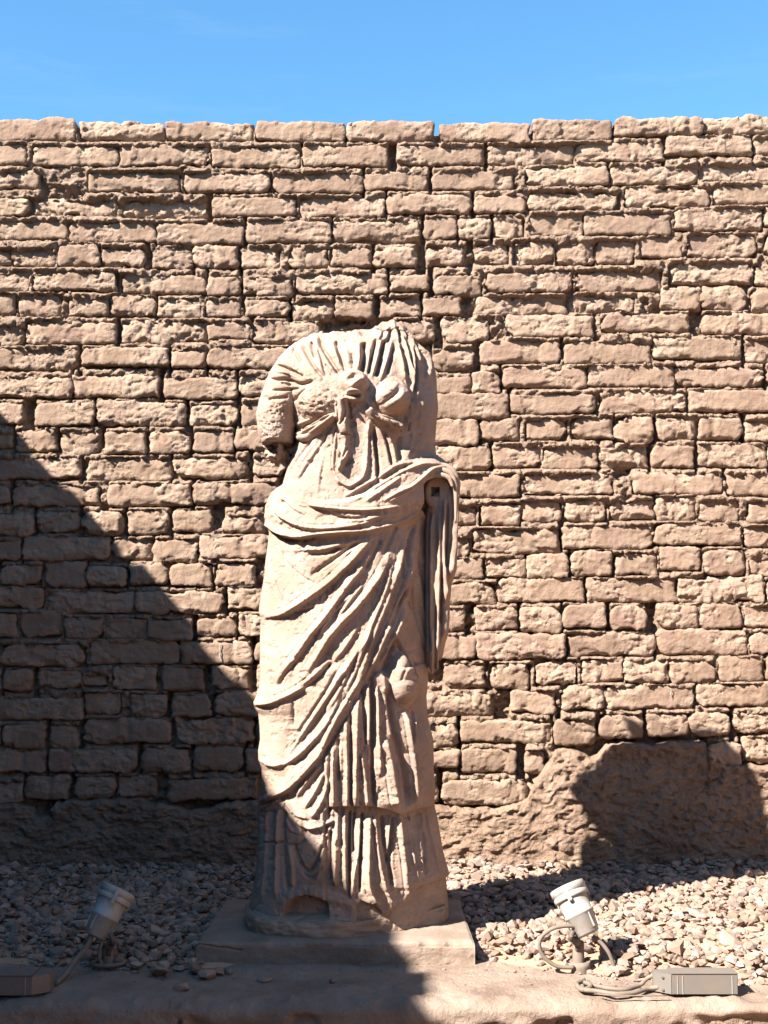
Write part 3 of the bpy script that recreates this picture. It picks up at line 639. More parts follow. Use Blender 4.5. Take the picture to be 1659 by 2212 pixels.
# ---- chiton: folds that radiate from the knot over the shoulder
for pts, w, h in [([(545, 370), (600, 480), (670, 590)], 3.0, 3.0), ([(670, 350), (790, 570), (880, 690), (980, 800)], 3.2, 4.5),
                  ([(785, 290), (810, 420), (850, 520)], 3.0, 4.5), ([(880, 380), (930, 520), (960, 660), (1000, 760)], 3.0, 4.5),
                  ([(895, 200), (920, 330), (1000, 480), (1090, 610), (1180, 750)], 3.4, 6.5), ([(1125, 290), (1170, 450), (1210, 580), (1255, 690)], 3.2, 5.0),
                  ([(1330, 450), (1350, 560), (1345, 670)], 2.6, 2.5), ([(970, 600), (1030, 680), (1080, 750)], 2.4, 2.5),
                  ([(300, 620), (430, 640), (560, 700), (690, 770)], 3.4, 6.0), ([(235, 800), (330, 800), (480, 800), (600, 850), (680, 855), (830, 810)], 3.0, 5.0),
                  ([(400, 840), (540, 880)], 2.4, 2.5), ([(270, 945), (450, 940), (640, 920)], 2.6, 2.5), ([(190, 1080), (300, 1050), (500, 1035)], 2.8, 3.0),
                  ([(740, 930), (640, 1000), (560, 1090)], 3, 3.5)]:
    groove('A1', pts, w * 1.1, h * 1.6)
for pts, w, h in [([(610, 330), (720, 500), (850, 680)], 7, 2.5), ([(850, 250), (900, 400), (1010, 560), (1120, 720)], 7, 3), ([(1060, 260), (1110, 420), (1180, 620)], 6, 2.5),
                  ([(300, 690), (480, 720), (640, 790)], 6, 3), ([(1240, 300), (1280, 480), (1300, 690)], 5, 2), ([(1420, 320), (1430, 500), (1410, 680)], 5, 3)]:
    ridge('A1', pts, w, h)
Fld = Fld * 1.0
# right of the neck: deep pleats down to the second breast
for pts, w, h in [([(330, 310), (345, 450), (330, 600), (300, 710)], 5.5, 15), ([(500, 270), (470, 400), (430, 560), (395, 740)], 4.0, 10), ([(610, 270), (580, 430), (545, 600), (500, 770)], 4.6, 12),
                  ([(735, 330), (700, 520), (640, 740)], 3.6, 7)]:
    groove('A2', pts, w, h, taper=0.10)
for pts, w, h in [([(400, 340), (395, 500), (360, 740)], 4, 4), ([(555, 250), (530, 420), (480, 600), (430, 800)], 5, 4.5), ([(690, 300), (660, 450), (600, 650), (530, 860)], 5, 4.5), ([(270, 330), (275, 500), (265, 680)], 4, 3)]:
    ridge('A2', pts, w, h)
# mantle over the far shoulder
for pts, w, h in [([(740, 150), (770, 330), (830, 560), (860, 760), (910, 930)], 5, 7), ([(790, 170), (880, 380), (920, 560), (960, 700), (950, 860)], 5, 7), ([(850, 200), (960, 330), (985, 520), (985, 760), (965, 1060)], 6, 8),
                  ([(940, 260), (1030, 420), (1095, 620)], 5, 6), ([(1030, 350), (1170, 480), (1195, 640), (1190, 800)], 6, 7), ([(1010, 480), (1050, 760), (1030, 1100), (1010, 1300)], 4.5, 4), ([(1230, 500), (1270, 800), (1240, 1050), (1180, 1400)], 6, 4),
                  ([(950, 1100), (945, 1250), (900, 1420)], 5, 4), ([(1120, 1050), (1080, 1250), (1040, 1420)], 5, 3.5)]:
    ridge('A2', pts, w, h, taper=0.10)
for pts, w, h in [([(820, 330), (890, 540), (915, 740)], 2.6, 4), ([(950, 300), (1010, 520), (1010, 800), (990, 1000)], 3.4, 6), ([(1060, 420), (1130, 560), (1160, 780)], 4, 4)]:
    groove('A2', pts, w, h)
ridge('A4', [(890, 20), (900, 150), (890, 250)], 5, 4); ridge('A4', [(990, 200), (940, 420), (900, 590)], 6, 5); ridge('A4', [(1180, 120), (1080, 330), (950, 560)], 6, 4)
groove('A4', [(800, 280), (800, 450), (820, 620)], 6, 8); groove('A4', [(940, 100), (915, 220)], 3, 5)
bump('O', (846, 722), 44, 34, 7, 1.0)
for pts in ([(650, 70), (620, 200), (580, 330)], [(715, 50), (735, 190), (765, 330)], [(800, 90), (840, 200), (880, 330)], [(575, 110), (530, 230), (500, 330)], [(860, 130), (930, 240), (990, 340)]):
    ridge('A2', pts, 5, 6, 2.4, 0.2)
for pts in ([(690, 90), (670, 200), (640, 330)], [(770, 110), (790, 230)]):
    groove('A2', pts, 2.6, 5)
# breast ring and its oblique pleats
roll('A2', [(560, 950), (600, 860), (690, 800), (770, 800), (830, 860)], 4, 4, 0.12)
for pts, w, h in [([(750, 840), (640, 960), (500, 1070), (440, 1110)], 7, 4), ([(830, 940), (740, 1080), (600, 1210)], 8, 5), ([(680, 830), (590, 930), (500, 1010)], 6, 3)]:
    roll('A2', pts, w, h, 0.4, power=1.0)
groove('A2', [(760, 930), (660, 1060), (520, 1160)], 3.6, 4.5, 0.35); groove('A2', [(810, 880), (720, 800), (640, 830), (570, 930)], 2.4, 4)
ridge('A2', [(840, 940), (880, 1100), (830, 1260)], 5, 5)
# girdle rolls left and right of the knot
roll('A3', [(1130, 20), (980, 110), (830, 220), (700, 300), (600, 260)], [8, 11, 13, 12, 8], 13, 0.04)
for pts in ([(1100, -10), (950, 120), (780, 250), (640, 290)], [(1020, 40), (840, 160), (640, 230)], [(860, 80), (740, 130), (640, 200)]):
    groove('A3', pts, 2.4, 6)
roll('A3', [(600, 110), (560, 140), (640, 130), (800, 90)], 5, 5, 0.1)
roll('A4', [(380, -60), (470, 40), (600, 90), (730, 150), (820, 180)], [8, 11, 12, 13, 10], 13, 0.05)
for pts in ([(430, -30), (560, 40), (760, 100)], [(640, 80), (720, 170), (830, 220)], [(420, 20), (520, 110), (640, 170)]):
    groove('A4', pts, 2.2, 5)
ridge('A2', [(370, 1100), (420, 1200), (500, 1270)], 4, 6)
# the knot, its loop and the hanging ends
bump('A1', (1372, 850), 30, 28, 21, 0.7); bump('A1', (1340, 815), 14, 9, -8, 1.0, -0.45)
roll('A1', [(1205, 930), (1200, 830), (1240, 750), (1330, 710), (1440, 730), (1510, 810), (1530, 900)], 7, 5, 0.25, power=1.0)
roll('A1', [(1320, 940), (1400, 880), (1490, 800)], 6, 7, 0.4, power=1.0)
roll('A1', [(1215, 1020), (1330, 990), (1450, 1010), (1440, 1060), (1330, 1070), (1230, 1040)], 6.5, 12, 0.03)
roll('A4', [(40, -200), (40, -40), (60, 120), (90, 270)], [13, 14, 13, 10], 15, 0.03, power=0.4)
roll('A4', [(80, 270), (90, 420), (80, 560), (40, 700), (20, 760)], [9, 9, 9, 7, 3], 12, 0.06, power=0.45)
for pts in ([(-20, -150), (10, 0), (0, 150)], [(60, -170), (90, -40), (70, 90), (20, 170)], [(110, -190), (150, -60), (140, 60)], [(40, 300), (60, 440), (20, 600)], [(130, 300), (120, 440), (60, 620)]):
    groove('A4', pts, 2.5, 5)
bump('A4', (170, 130), 12, 8, -5, 1); bump('A4', (120, 640), 15, 8, -5, 1, -0.7)
# hanging loops below the girdle
ridge('A3', [(1120, 200), (1110, 400), (1100, 600), (1105, 760), (1180, 890), (1300, 960), (1400, 910), (1480, 840), (1530, 680), (1540, 400), (1560, 60)], 5, 6, 2.4, 0.04)
groove('A3', [(1105, 190), (1095, 400), (1090, 600), (1110, 790), (1180, 890)], 2.6, 4.5)
groove('A3', [(800, 340), (640, 560), (540, 730), (440, 960)], 3.2, 6); groove('A3', [(990, 260), (900, 480), (760, 720), (640, 900)], 3.0, 5)
ridge('A3', [(980, 480), (950, 720), (900, 1080)], 5, 3, 3)
ridge('A3', [(900, 280), (740, 560), (600, 800)], 10, 3)
groove('A4', [(460, 150), (480, 380), (510, 640), (520, 910)], 4.0, 9); ridge('A4', [(420, 60), (430, 300), (470, 560), (480, 920)], 4, 4)
ridge('A4', [(510, 190), (600, 330), (660, 600), (720, 790)], 6, 6); groove('A4', [(580, 200), (640, 420), (700, 700)], 4, 6)
ridge('A4', [(640, 260), (720, 450), (760, 700)], 6, 4)
Fld *= 1.25
CAV = inside('O', [(912, 1050), (935, 1030), (965, 1032), (976, 1060), (974, 1130), (930, 1125), (915, 1100)], 4)
Fld -= CAV * 38
# ---- mantle rolled across the hips
MANT = inside('O', [(540, 1073), (600, 1050), (613, 1054), (640, 1075), (690, 1086), (740, 1084), (790, 1068), (830, 1046), (870, 1018), (905, 995), (935, 988), (1000, 1000), (1000, 1090), (925, 1062), (912, 1090), (890, 1118), (850, 1136), (800, 1150), (760, 1155), (700, 1160), (650, 1166), (610, 1158), (585, 1140), (560, 1120)], 6)
Fld += MANT * 12
LOWM = inside('O', [(540, 1110), (580, 1130), (650, 1155), (760, 1150), (850, 1130), (905, 1100), (905, 1190), (880, 1300), (852, 1372), (800, 1440), (775, 1500), (735, 1570), (700, 1625), (660, 1680), (620, 1712), (580, 1730), (540, 1755)], 3.5)
Fld += LOWM * 6
for pts, w, h in [([(60, 1110), (330, 950), (560, 810), (760, 680), (940, 640), (1100, 590)], 7, 8), ([(200, 1160), (420, 1010), (640, 870), (860, 740), (1060, 670), (1300, 660)], 6, 8), ([(330, 1170), (560, 1010), (800, 840)], 5, 5),
                  ([(560, 1160), (760, 1040), (930, 960), (1060, 850), (1200, 730), (1400, 700)], 6, 9), ([(620, 1170), (800, 1080), (1000, 960)], 5, 5)]:
    ridge('A4', pts, w, h, 3.0, 0.10)
for pts, w, h in [([(400, 195), (600, 222), (800, 238), (960, 232), (1130, 205)], 6, 8), ([(250, 140), (290, 250), (400, 335), (560, 368), (800, 345), (950, 290)], 9, 10), ([(210, 190), (215, 310), (320, 405), (430, 432), (600, 402), (820, 385), (900, 385)], 7, 9),
                  ([(290, 130), (380, 215), (460, 280)], 5, 5), ([(470, 190), (640, 260), (760, 280), (860, 275)], 5, 5), ([(190, 170), (195, 300), (260, 390)], 4, 5), ([(700, 330), (840, 310), (960, 285), (1100, 270)], 7, 6)]:
    ridge('K', pts, w, h, 2.6, 0.08)
for pts, w, h in [([(320, 170), (380, 225), (460, 280)], 2.6, 5), ([(440, 190), (600, 245), (740, 290), (860, 295)], 3.0, 6), ([(240, 120), (245, 220), (300, 310)], 2.4, 4), ([(220, 350), (330, 440), (440, 445), (580, 415)], 3, 6)]:
    groove('K', pts, w, h)
# ---- hip drapery
for pts, w, h in [([(215, 380), (210, 560), (240, 720), (325, 920)], 2.4, 4), ([(265, 420), (300, 550), (400, 670), (540, 760)], 2.4, 2.6), ([(820, 460), (650, 590), (500, 692)], 5.0, 9), ([(700, 500), (600, 540), (480, 545)], 4.0, 7), ([(520, 920), (440, 945), (390, 965)], 2.6, 6)]:
    groove('K', pts, w, h)
for pts, w, h, ws in [([(880, 435), (700, 480), (560, 510), (360, 515)], 8, 6, 3), ([(860, 460), (740, 540), (600, 640), (510, 690)], 6, 4, 3),
        ([(940, 395), (860, 490), (760, 610), (650, 720), (560, 795), (420, 895), (330, 955), (230, 985), (140, 978)], 15, 13, 4.5),
        ([(935, 515), (860, 620), (780, 720), (690, 850), (600, 980), (500, 1110), (400, 1260), (300, 1410), (280, 1450)], 14, 12, 4.5),
        ([(790, 800), (690, 910), (600, 1030), (520, 1160)], 8, 5, 3.5),
        ([(1045, 515), (990, 640), (920, 760), (820, 900), (720, 1010), (620, 1130), (540, 1270), (430, 1420)], 14, 13, 5),
        ([(855, 745), (760, 870), (680, 1000)], 7, 6, 3.5),
        ([(1060, 535), (1030, 680), (980, 850), (900, 1050), (840, 1230), (780, 1400), (700, 1560)], 8, 8, 4),
        ([(1140, 430), (1110, 560), (1060, 720), (1000, 900), (930, 1080), (870, 1260), (800, 1430)], 10, 12, 4.5),
        ([(1205, 455), (1185, 620), (1130, 770), (1090, 880), (1050, 1000), (960, 1200), (900, 1380), (860, 1480)], 9, 11, 4),
        ([(1140, 915), (1100, 1050), (1050, 1160), (985, 1310)], 9, 12, 4), ([(1230, 250), (1210, 400), (1190, 560)], 5, 5, 2.5), ([(900, 1060), (850, 1170), (760, 1300), (720, 1400)], 8, 7, 4),
        ([(820, 1040), (740, 1180), (650, 1300)], 7, 6, 3.5)]:
    ridge('K', pts, w, h, ws, 0.09)
for pts, w, h in [([(1160, 480), (1140, 600), (1120, 720)], 3.4, 8), ([(1150, 780), (1080, 930), (1030, 1060)], 4.5, 12), ([(1100, 1130), (1040, 1260), (1000, 1410)], 6, 12), ([(980, 430), (930, 540), (860, 650)], 4, 6), ([(1100, 300), (1050, 420), (990, 560)], 5, 5),
        ([(1240, 500), (1290, 780), (1310, 1000)], 3, 6), ([(1190, 740), (1230, 980), (1290, 1230)], 2.8, 6), ([(1170, 870), (1220, 1000)], 2.2, 5), ([(1205, 330), (1170, 480), (1160, 640)], 3, 8), ([(1100, 1150), (1140, 1240), (1210, 1420)], 3.0, 8)]:
    groove('K', pts, w, h)
for pts, w, h in [([(1220, 560), (1260, 800), (1290, 1050)], 6, 5), ([(1280, 520), (1300, 800), (1290, 1100)], 6, 6), ([(1165, 880), (1200, 1000), (1290, 1250)], 6, 5), ([(1250, 950), (1290, 1180), (1300, 1400)], 6, 5)]:
    ridge('K', pts, w, h)
# ---- lower mantle
for pts, w, h, ws in [([(640, 50), (560, 140), (450, 235), (330, 312), (230, 352), (100, 368)], 13, 11, 4), ([(820, 0), (720, 130), (620, 290), (530, 430), (440, 570), (340, 720)], 12, 9, 4.5),
        ([(900, 0), (850, 130), (780, 300), (690, 440), (630, 560), (550, 760)], 12, 11, 4.5), ([(720, 240), (620, 470), (510, 620), (400, 730), (330, 770)], 9, 6, 4), ([(780, 60), (700, 250), (600, 420)], 8, 6, 4),
        ([(135, 735), (240, 790), (350, 765), (460, 680), (560, 560)], 9, 6, 3.5), ([(630, 600), (550, 720), (460, 840), (350, 955), (240, 1012), (150, 1050), (122, 1105)], 12, 10, 4), ([(560, 640), (450, 790), (330, 900)], 8, 5, 4)]:
    ridge('L', pts, w, h, ws, 0.08)
for pts, w, h in [([(640, 70), (540, 170), (440, 250)], 4.5, 9), ([(395, 60), (330, 150), (290, 240)], 3, 6), ([(680, 120), (600, 270), (500, 430), (420, 570), (350, 690)], 4, 7), ([(375, 350), (380, 520)], 3, 4), ([(850, 180), (700, 440), (580, 690)], 2.5, 4)]:
    groove('L', pts, w, h)
# ---- knee and shin under thin cloth
bump('A6', (835, 850), 31, 62, 20, 0.7); bump('A6', (835, 1000), 30, 26, 7, 0.8); bump('A6', (800, 620), 15, 45, 6, 1.0, 0.25)
groove('A6', [(760, 370), (840, 520), (930, 740), (1010, 890)], 2.4, 6); groove('A6', [(820, 680), (770, 740), (740, 870)], 2.2, 3.5); groove('A6', [(730, 1130), (800, 1160), (980, 1090)], 2.2, 4)
groove('A6', [(860, 520), (950, 490), (1010, 480)], 2, 3); groove('A6', [(940, 680), (1040, 640)], 2.2, 3)
ridge('L', [(1130, 390), (1180, 700), (1200, 900), (1212, 1072)], 6, 12, 4, 0.05); ridge('L', [(1200, 410), (1205, 540), (1215, 660)], 4, 6, 2.5)
# ---- tunic folds down to its hem
TUN = inside('O', [(700, 1640), (735, 1575), (780, 1500), (812, 1452), (930, 1430), (945, 1600), (950, 1742), (900, 1746), (862, 1760), (840, 1750), (800, 1742), (712, 1742)], 2.5)
Fld += TUN * 7
for pts, w, h, ws in [([(650, 650), (655, 850), (665, 1085)], 7, 9, 3.5), ([(735, 480), (745, 780), (748, 1085)], 6, 8, 3.2), ([(815, 300), (805, 680), (803, 1085)], 9, 11, 4), ([(885, 220), (890, 420), (885, 650)], 6, 8, 3.2), ([(840, 710), (870, 900), (885, 1080)], 6, 8, 3),
        ([(945, 225), (955, 640), (970, 870)], 5, 8, 2.8), ([(1000, 600), (1040, 800), (1085, 1100)], 16, 13, 5), ([(985, 130), (1010, 400), (1040, 620)], 8, 7, 4), ([(1090, 760), (1130, 1060)], 5, 4, 3), ([(1250, 420), (1300, 760), (1330, 1060)], 12, 7, 6), ([(1310, 760), (1340, 1000)], 6, 5, 3), ([(700, 640), (705, 900)], 4, 4, 2.4)]:
    ridge('L', pts, w, h, ws, 0.04)
for pts, w, h in [([(770, 420), (772, 760), (772, 1085)], 3.2, 10), ([(690, 600), (685, 900)], 2.6, 7), ([(850, 260), (862, 460), (875, 650)], 3.0, 9), ([(912, 170), (918, 520), (920, 820), (935, 1090)], 4.2, 12), ([(1020, 250), (1050, 480), (1130, 800), (1170, 1070)], 6.5, 12), ([(1190, 400), (1190, 650)], 2.4, 5), ([(630, 700), (625, 900), (615, 1180)], 3, 8), ([(1215, 700), (1235, 900)], 2.4, 3)]:
    groove('L', pts, w, h, 0.06)
# ---- underskirt
for pts, w, h, ws in [([(735, 30), (735, 300), (722, 560)], 8, 9, 3.5), ([(785, 40), (788, 350), (795, 610)], 7, 9, 3.2), ([(890, 80), (880, 300), (850, 470), (830, 640)], 4, 7, 2.6), ([(950, 90), (945, 330), (950, 560), (1020, 690)], 11, 13, 4), ([(985, 70), (1010, 330), (1060, 560), (1120, 690)], 7, 8, 3.2), ([(1095, 80), (1080, 200), (1068, 330)], 4, 6, 2.4),
        ([(1150, 70), (1180, 330), (1215, 640)], 9, 9, 3.6), ([(1225, 100), (1255, 420)], 5, 5, 3), ([(1285, 60), (1300, 300), (1310, 480)], 6, 6, 3), ([(1330, 40), (1390, 330), (1425, 510)], 6, 7, 3), ([(1385, 60), (1430, 280), (1470, 450)], 7, 6, 4), ([(1240, 330), (1290, 540)], 6, 4, 3)]:
    ridge('M', pts, w, h, ws, 0.03)
for pts, w, h in [([(820, 50), (812, 330), (812, 640)], 3.4, 10), ([(850, 60), (842, 200), (845, 330)], 3, 8), ([(905, 60), (893, 330), (885, 600)], 3.6, 10), ([(1040, 80), (1050, 250), (1080, 400), (1110, 560)], 4, 10), ([(1115, 90), (1095, 300), (1080, 400)], 4.5, 9), ([(1220, 80), (1245, 260), (1265, 420)], 2.4, 5), ([(1300, 60), (1310, 300)], 2.6, 6), ([(1330, 70), (1380, 320), (1430, 520)], 3, 8), ([(1320, 180), (1345, 480)], 2.4, 4)]:
    groove('M', pts, w, h, 0.05)
# skirt under the mantle's end, left
for pts, w, h, ws in [([(280, 20), (272, 240), (262, 480), (235, 650)], 7, 8, 3.2), ([(352, 20), (345, 260), (340, 480), (330, 640)], 7, 8, 3.2), ([(232, 60), (228, 400), (200, 620)], 5, 6, 3), ([(420, 270), (440, 420), (440, 560)], 7, 5, 3.5), ([(600, 240), (640, 300), (600, 520)], 8, 4, 4), ([(690, 150), (660, 230)], 5, 6, 3), ([(720, 200), (715, 560)], 6, 6, 3)]:
    ridge('M', pts, w, h, ws, 0.05)
for pts, w, h in [([(312, 40), (308, 300), (305, 520)], 2.8, 8), ([(240, 80), (238, 280)], 2.4, 6), ([(385, 40), (388, 300), (410, 590)], 3.2, 8), ([(450, 270), (490, 390), (542, 455), (600, 380), (645, 270)], 3.2, 8), ([(480, 390), (520, 470), (570, 490), (640, 420)], 2.4, 4), ([(690, 180), (690, 530)], 3.2, 9), ([(255, 255), (310, 262), (380, 258)], 2.2, 6), ([(400, 270), (470, 275), (530, 240)], 2.4, 4)]:
    groove('M', pts, w, h, 0.06)
END = inside('M', [(215, -30), (330, -80), (420, -150), (480, -200), (640, -330), (720, -300), (720, 120), (650, 150), (560, 172), (500, 150), (440, 80), (400, 0), (380, 30), (230, 60)], 3)
Fld += END * 5
for pts, w, h, ws in [([(470, -40), (560, -170), (640, -260)], 6, 7, 3), ([(520, 40), (600, -90), (660, -220)], 6, 7, 3), ([(560, 110), (640, -20), (690, -180)], 6, 7, 3), ([(390, 10), (440, 90), (520, 160), (620, 155), (710, 110)], 5, 5, 3), ([(400, -20), (470, 70), (560, 100)], 5, 5, 3), ([(225, 40), (300, 10), (370, -30)], 6, 7, 3), ([(395, 90), (440, 180), (520, 200)], 5, 4, 2.6)]:
    ridge('M', pts, w, h, ws, 0.06)
# hem steps: each garment stands proud of the one below
HEM = inside('O', [(700, 1755), (712, 1743), (800, 1742), (838, 1750), (862, 1760), (900, 1747), (952, 1740), (1010, 1740), (1010, 1980), (700, 1985)], 1.6)
Fld -= HEM * 7
BELOW = inside('M', [(860, 690), (900, 655), (1000, 690), (1050, 742), (1100, 720), (1130, 695), (1165, 690), (1225, 645), (1250, 600), (1310, 545), (1420, 520), (1485, 480), (1560, 480), (1560, 900), (860, 900)], 2.0)
Fld -= BELOW * 15
Fld += BELOW * HEM * 7
FOOT = inside('M', [(370, 770), (378, 720), (410, 655), (470, 622), (545, 612), (620, 630), (662, 665), (672, 720), (670, 770)], 2.2)
roll('M', [(330, 700), (380, 640), (460, 600), (545, 588), (640, 610), (720, 640), (850, 690)], 15, 4, 0.2, power=1.0)
Fld[:] = Fld * (1 - FOOT * 0.8) - FOOT * 24
# ---- worn surface
Fld *= 1.3
nz_ = fbm(GXf * 0.012, GYf * 0.012, 3.1, 4) * 0.8 + fbm(GXf * 0.09, GYf * 0.09, 7.7, 3) * 0.45
RB = inside('A1', [(790, 860), (960, 830), (1100, 960), (1180, 1060), (1150, 1180), (980, 1270), (760, 1330), (640, 1330), (600, 1180), (700, 1000)], 12)
RS = inside('J', [(120, 690), (220, 580), (360, 600), (380, 700), (300, 760), (240, 870), (130, 860)], 12)
pit = fbm(GXf * 0.16, GYf * 0.16, 1.7, 3)
Fld += nz_ - np.clip(pit - 0.55, 0, 1) * 3.0
Fld += RB * (pit * 2.6 - np.clip(fbm(GXf * 0.21, GYf * 0.21, 9.1, 2) - .35, 0, 1) * 7) + RS * (pit * 2.4 - np.clip(fbm(GXf * 0.17, GYf * .17, 4.1, 2) - .4, 0, 1) * 5)
for pts in ([(655, 480), (700, 1300)],):  # nicks along some crests
    pass
Fld += np.clip(fbm(GXf * 0.05, GYf * 0.05, 21.7, 3) - 0.35, 0, 1) * -6.0 - sstep(0.35, 0.5, fbm(GXf * 0.11, GYf * 0.08, 31.7, 3)) * 1.6
Pd = np.pad(Fld, 1, mode='edge'); Fld = (Pd[1:-1, 1:-1] * 12 + Pd[:-2, 1:-1] + Pd[2:, 1:-1] + Pd[1:-1, :-2] + Pd[1:-1, 2:]) / 16
def samp(px, py):
    x = np.clip(px - FX0, 0, FW - 1.01); y = np.clip(py - FY0, 0, FH - 1.01); i = x.astype(int); j = y.astype(int); a = x - i; b = y - j
    return (Fld[j, i] * (1 - a) + Fld[j, i + 1] * a) * (1 - b) + (Fld[j + 1, i] * (1 - a) + Fld[j + 1, i + 1] * a) * b

LEFT = [(694, 840), (697, 828), (701, 819), (706, 812), (712, 805), (717, 792), (719.5, 765), (721, 735), (723, 714), (725, 690), (729, 656), (740, 640), (751, 626), (775, 604), (806, 592), (837, 596), (868, 612), (898, 628), (929, 638), (949, 642), (990, 629.5), (1021, 620), (1048, 612), (1056, 603), (1068, 590), (1082, 582), (1095, 577), (1122, 577), (1153, 583), (1184, 580), (1214, 576), (1245, 573), (1276, 568), (1307, 563.5), (1325, 563), (1334, 566.6), (1368, 567), (1430, 566), (1471, 566.6), (1499, 560), (1514, 552), (1526, 556), (1536, 563.5), (1594, 566.6), (1619, 562), (1637, 562), (1655, 569), (1686, 566.6), (1717, 565), (1735, 560), (1748, 557), (1778, 557), (1817, 557.6), (1866, 555), (1915, 548.5), (1944, 542), (1990, 536), (2040, 536)]
RIGHT = [(694, 850), (697, 860), (701, 870), (708, 877), (714, 880), (729, 888), (751, 911), (763, 930), (785, 937), (818, 943), (880, 946), (929, 941), (960, 940), (982, 942), (990, 952), (1003, 964), (1013, 977), (1030, 988), (1045, 991), (1080, 989), (1096, 978), (1112, 950), (1128, 930), (1150, 924), (1471, 923), (1502, 921), (1542, 923), (1594, 934), (1655, 936), (1701, 938), (1735, 937), (1778, 946), (1840, 958), (1879, 969), (1890, 970), (1896, 963), (1977, 969), (2040, 972)]
DEPTH = [(694, 8), (702, 24), (715, 40), (722, 52), (730, 66), (760, 94), (800, 116), (870, 134), (950, 126), (1050, 130), (1100, 142), (1200, 148), (1500, 148), (1700, 148), (1780, 152), (1850, 158), (1900, 162), (2040, 166)]
ROW_SPLITS = np.concatenate([np.linspace(694.2, 716, 26), np.linspace(716.5, 730, 36), np.linspace(731, 2030, 930)])
def loft(rows, left, right, depth, ncf, ncb, fieldon=True, pw=2.35, back=0.85, yc=YC, pwr=None):
    rows = np.asarray(rows); py = rows[:, None]
    dp = np.interp(rows, [p[0] for p in depth], [p[1] for p in depth])
    _, Zr = at_y(CX, rows, yc - dp * S_PX * 0.85)                     # a row is read off the front of the figure
    _, sd = project(0.0, yc, Zr)                                      # and its two flanks at the middle plane
    xl = np.interp(sd, [p[0] for p in left], [p[1] for p in left]); xr = np.interp(sd, [p[0] for p in right], [p[1] for p in right])
    XL, _ = at_y(xl, sd, yc); XR, _ = at_y(xr, sd, yc)
    c = (XL + XR) / 2; a = (XR - XL) / 2; b = dp * S_PX
    ph = np.concatenate([np.pi - np.linspace(0, np.pi, ncf), -np.linspace(0, np.pi, ncb + 2)[1:-1]])      # front from left to right, then back
    cs, sn = np.cos(ph), np.sin(ph); pw = np.where(cs > 0, pwr or pw, pw); e = 2 / pw
    ux = np.sign(cs) * np.abs(cs) ** e; uy = np.sign(sn) * np.abs(sn) ** e
    X = c[:, None] + a[:, None] * ux[None]; fr = np.where(uy > 0, 1.0, back)
    Y = yc - b[:, None] * (uy * fr)[None]
    Z = np.broadcast_to(Zr[:, None], X.shape).copy()
    nx = np.abs(ux) ** (pw - 1) * np.sign(ux) / a[:, None]; ny = -np.abs(uy) ** (pw - 1) * np.sign(uy) / b[:, None]
    ln = np.hypot(nx, ny) + 1e-9; nx, ny = nx / ln, ny / ln
    if fieldon:
        px, pyy = project(X, Y, Z); h = samp(px, pyy) * S_PX
        wgt = np.where(sn > 0, np.clip(np.abs(ny) * 1.5, 0.12, 1), 0.0)
        X = X + nx * h * wgt * 0.75; Y = Y + ny * h * np.where(sn > 0, np.clip(np.abs(ny) * 1.6, 0, 1), 0.0)
        bk = (sn < 0); Y = Y + bk * ny * fbm(X * 12, Z * 2.5, 3.3, 3) * 0.02
    X = X + nx * fbm(Y * 30, Z * 9, 6.1, 3) * 0.002
    if rows[0] < 720: Z = Z + fbm(X * 34, Y * 22, 2.7, 3) * 0.009 * sstep(752, 716, rows)[:, None]       # broken upper edge
    return X, Y, Z
def loft_mesh(name, XYZ, cap=True, ragged=0):
    X, Y, Z = XYZ; n, m = X.shape
    if ragged: Z = Z + ragged * fbm(X * 45, Y * 30, 0.6, 2) * np.clip((np.arange(n)[:, None] / n - 0.8) / 0.2, 0, 1)
    V = np.stack([X, Y, Z], -1).reshape(-1, 3); F = grid_faces(n, m, True)
    if cap:
        c0 = np.array([[X[0].mean(), Y[0].mean(), Z[0].mean()]]); c1 = np.array([[X[-1].mean(), Y[-1].mean(), Z[-1].mean()]])
        k = len(V); V = np.concatenate([V, c0, c1]); j = np.arange(m); j1 = (j + 1) % m
        F = np.concatenate([F, np.stack([np.full(m, k), j1, j, j], -1), np.stack([np.full(m, k + 1), (n - 1) * m + j, (n - 1) * m + j1, (n - 1) * m + j1], -1)])
        tri = F[:, 2] == F[:, 3]
        me = pymesh(name, V.tolist(), [f[:3] if t else f for f, t in zip(F.tolist(), tri)], True); return me
    return mesh_np(name, V, F)
statue = empty('headless_statue', (float(at_y(750, 1400, YC)[0]), YC, SL_TOP), 'headless draped pale stone statue with knotted mantle standing on a slab', 'statue')
ST_OFF = tuple(-v for v in statue.location)
def part(name, me, mat=None): return link(name, me, mat or M_STONE, statue, ST_OFF)
part('draped_body', loft_mesh('draped_body', loft(ROW_SPLITS, LEFT, RIGHT, DEPTH, 360, 60, back=0.45, pwr=1.8)))

SLV_L = [(738, 640), (751, 626), (775, 603), (806, 583), (837, 571), (868, 560), (898, 554), (929, 557), (944, 561), (952, 566)]
SLV_R = [(738, 655), (751, 664), (775, 668), (868, 652), (900, 642), (952, 636)]
SLV_D = [(738, 14), (760, 40), (800, 62), (870, 74), (930, 74), (946, 70), (952, 60)]
part('sleeve', loft_mesh('sleeve', loft(np.linspace(738.5, 952, 190), SLV_L, SLV_R, SLV_D, 130, 30, True, 2.2, 0.9, YC - 0.03)))
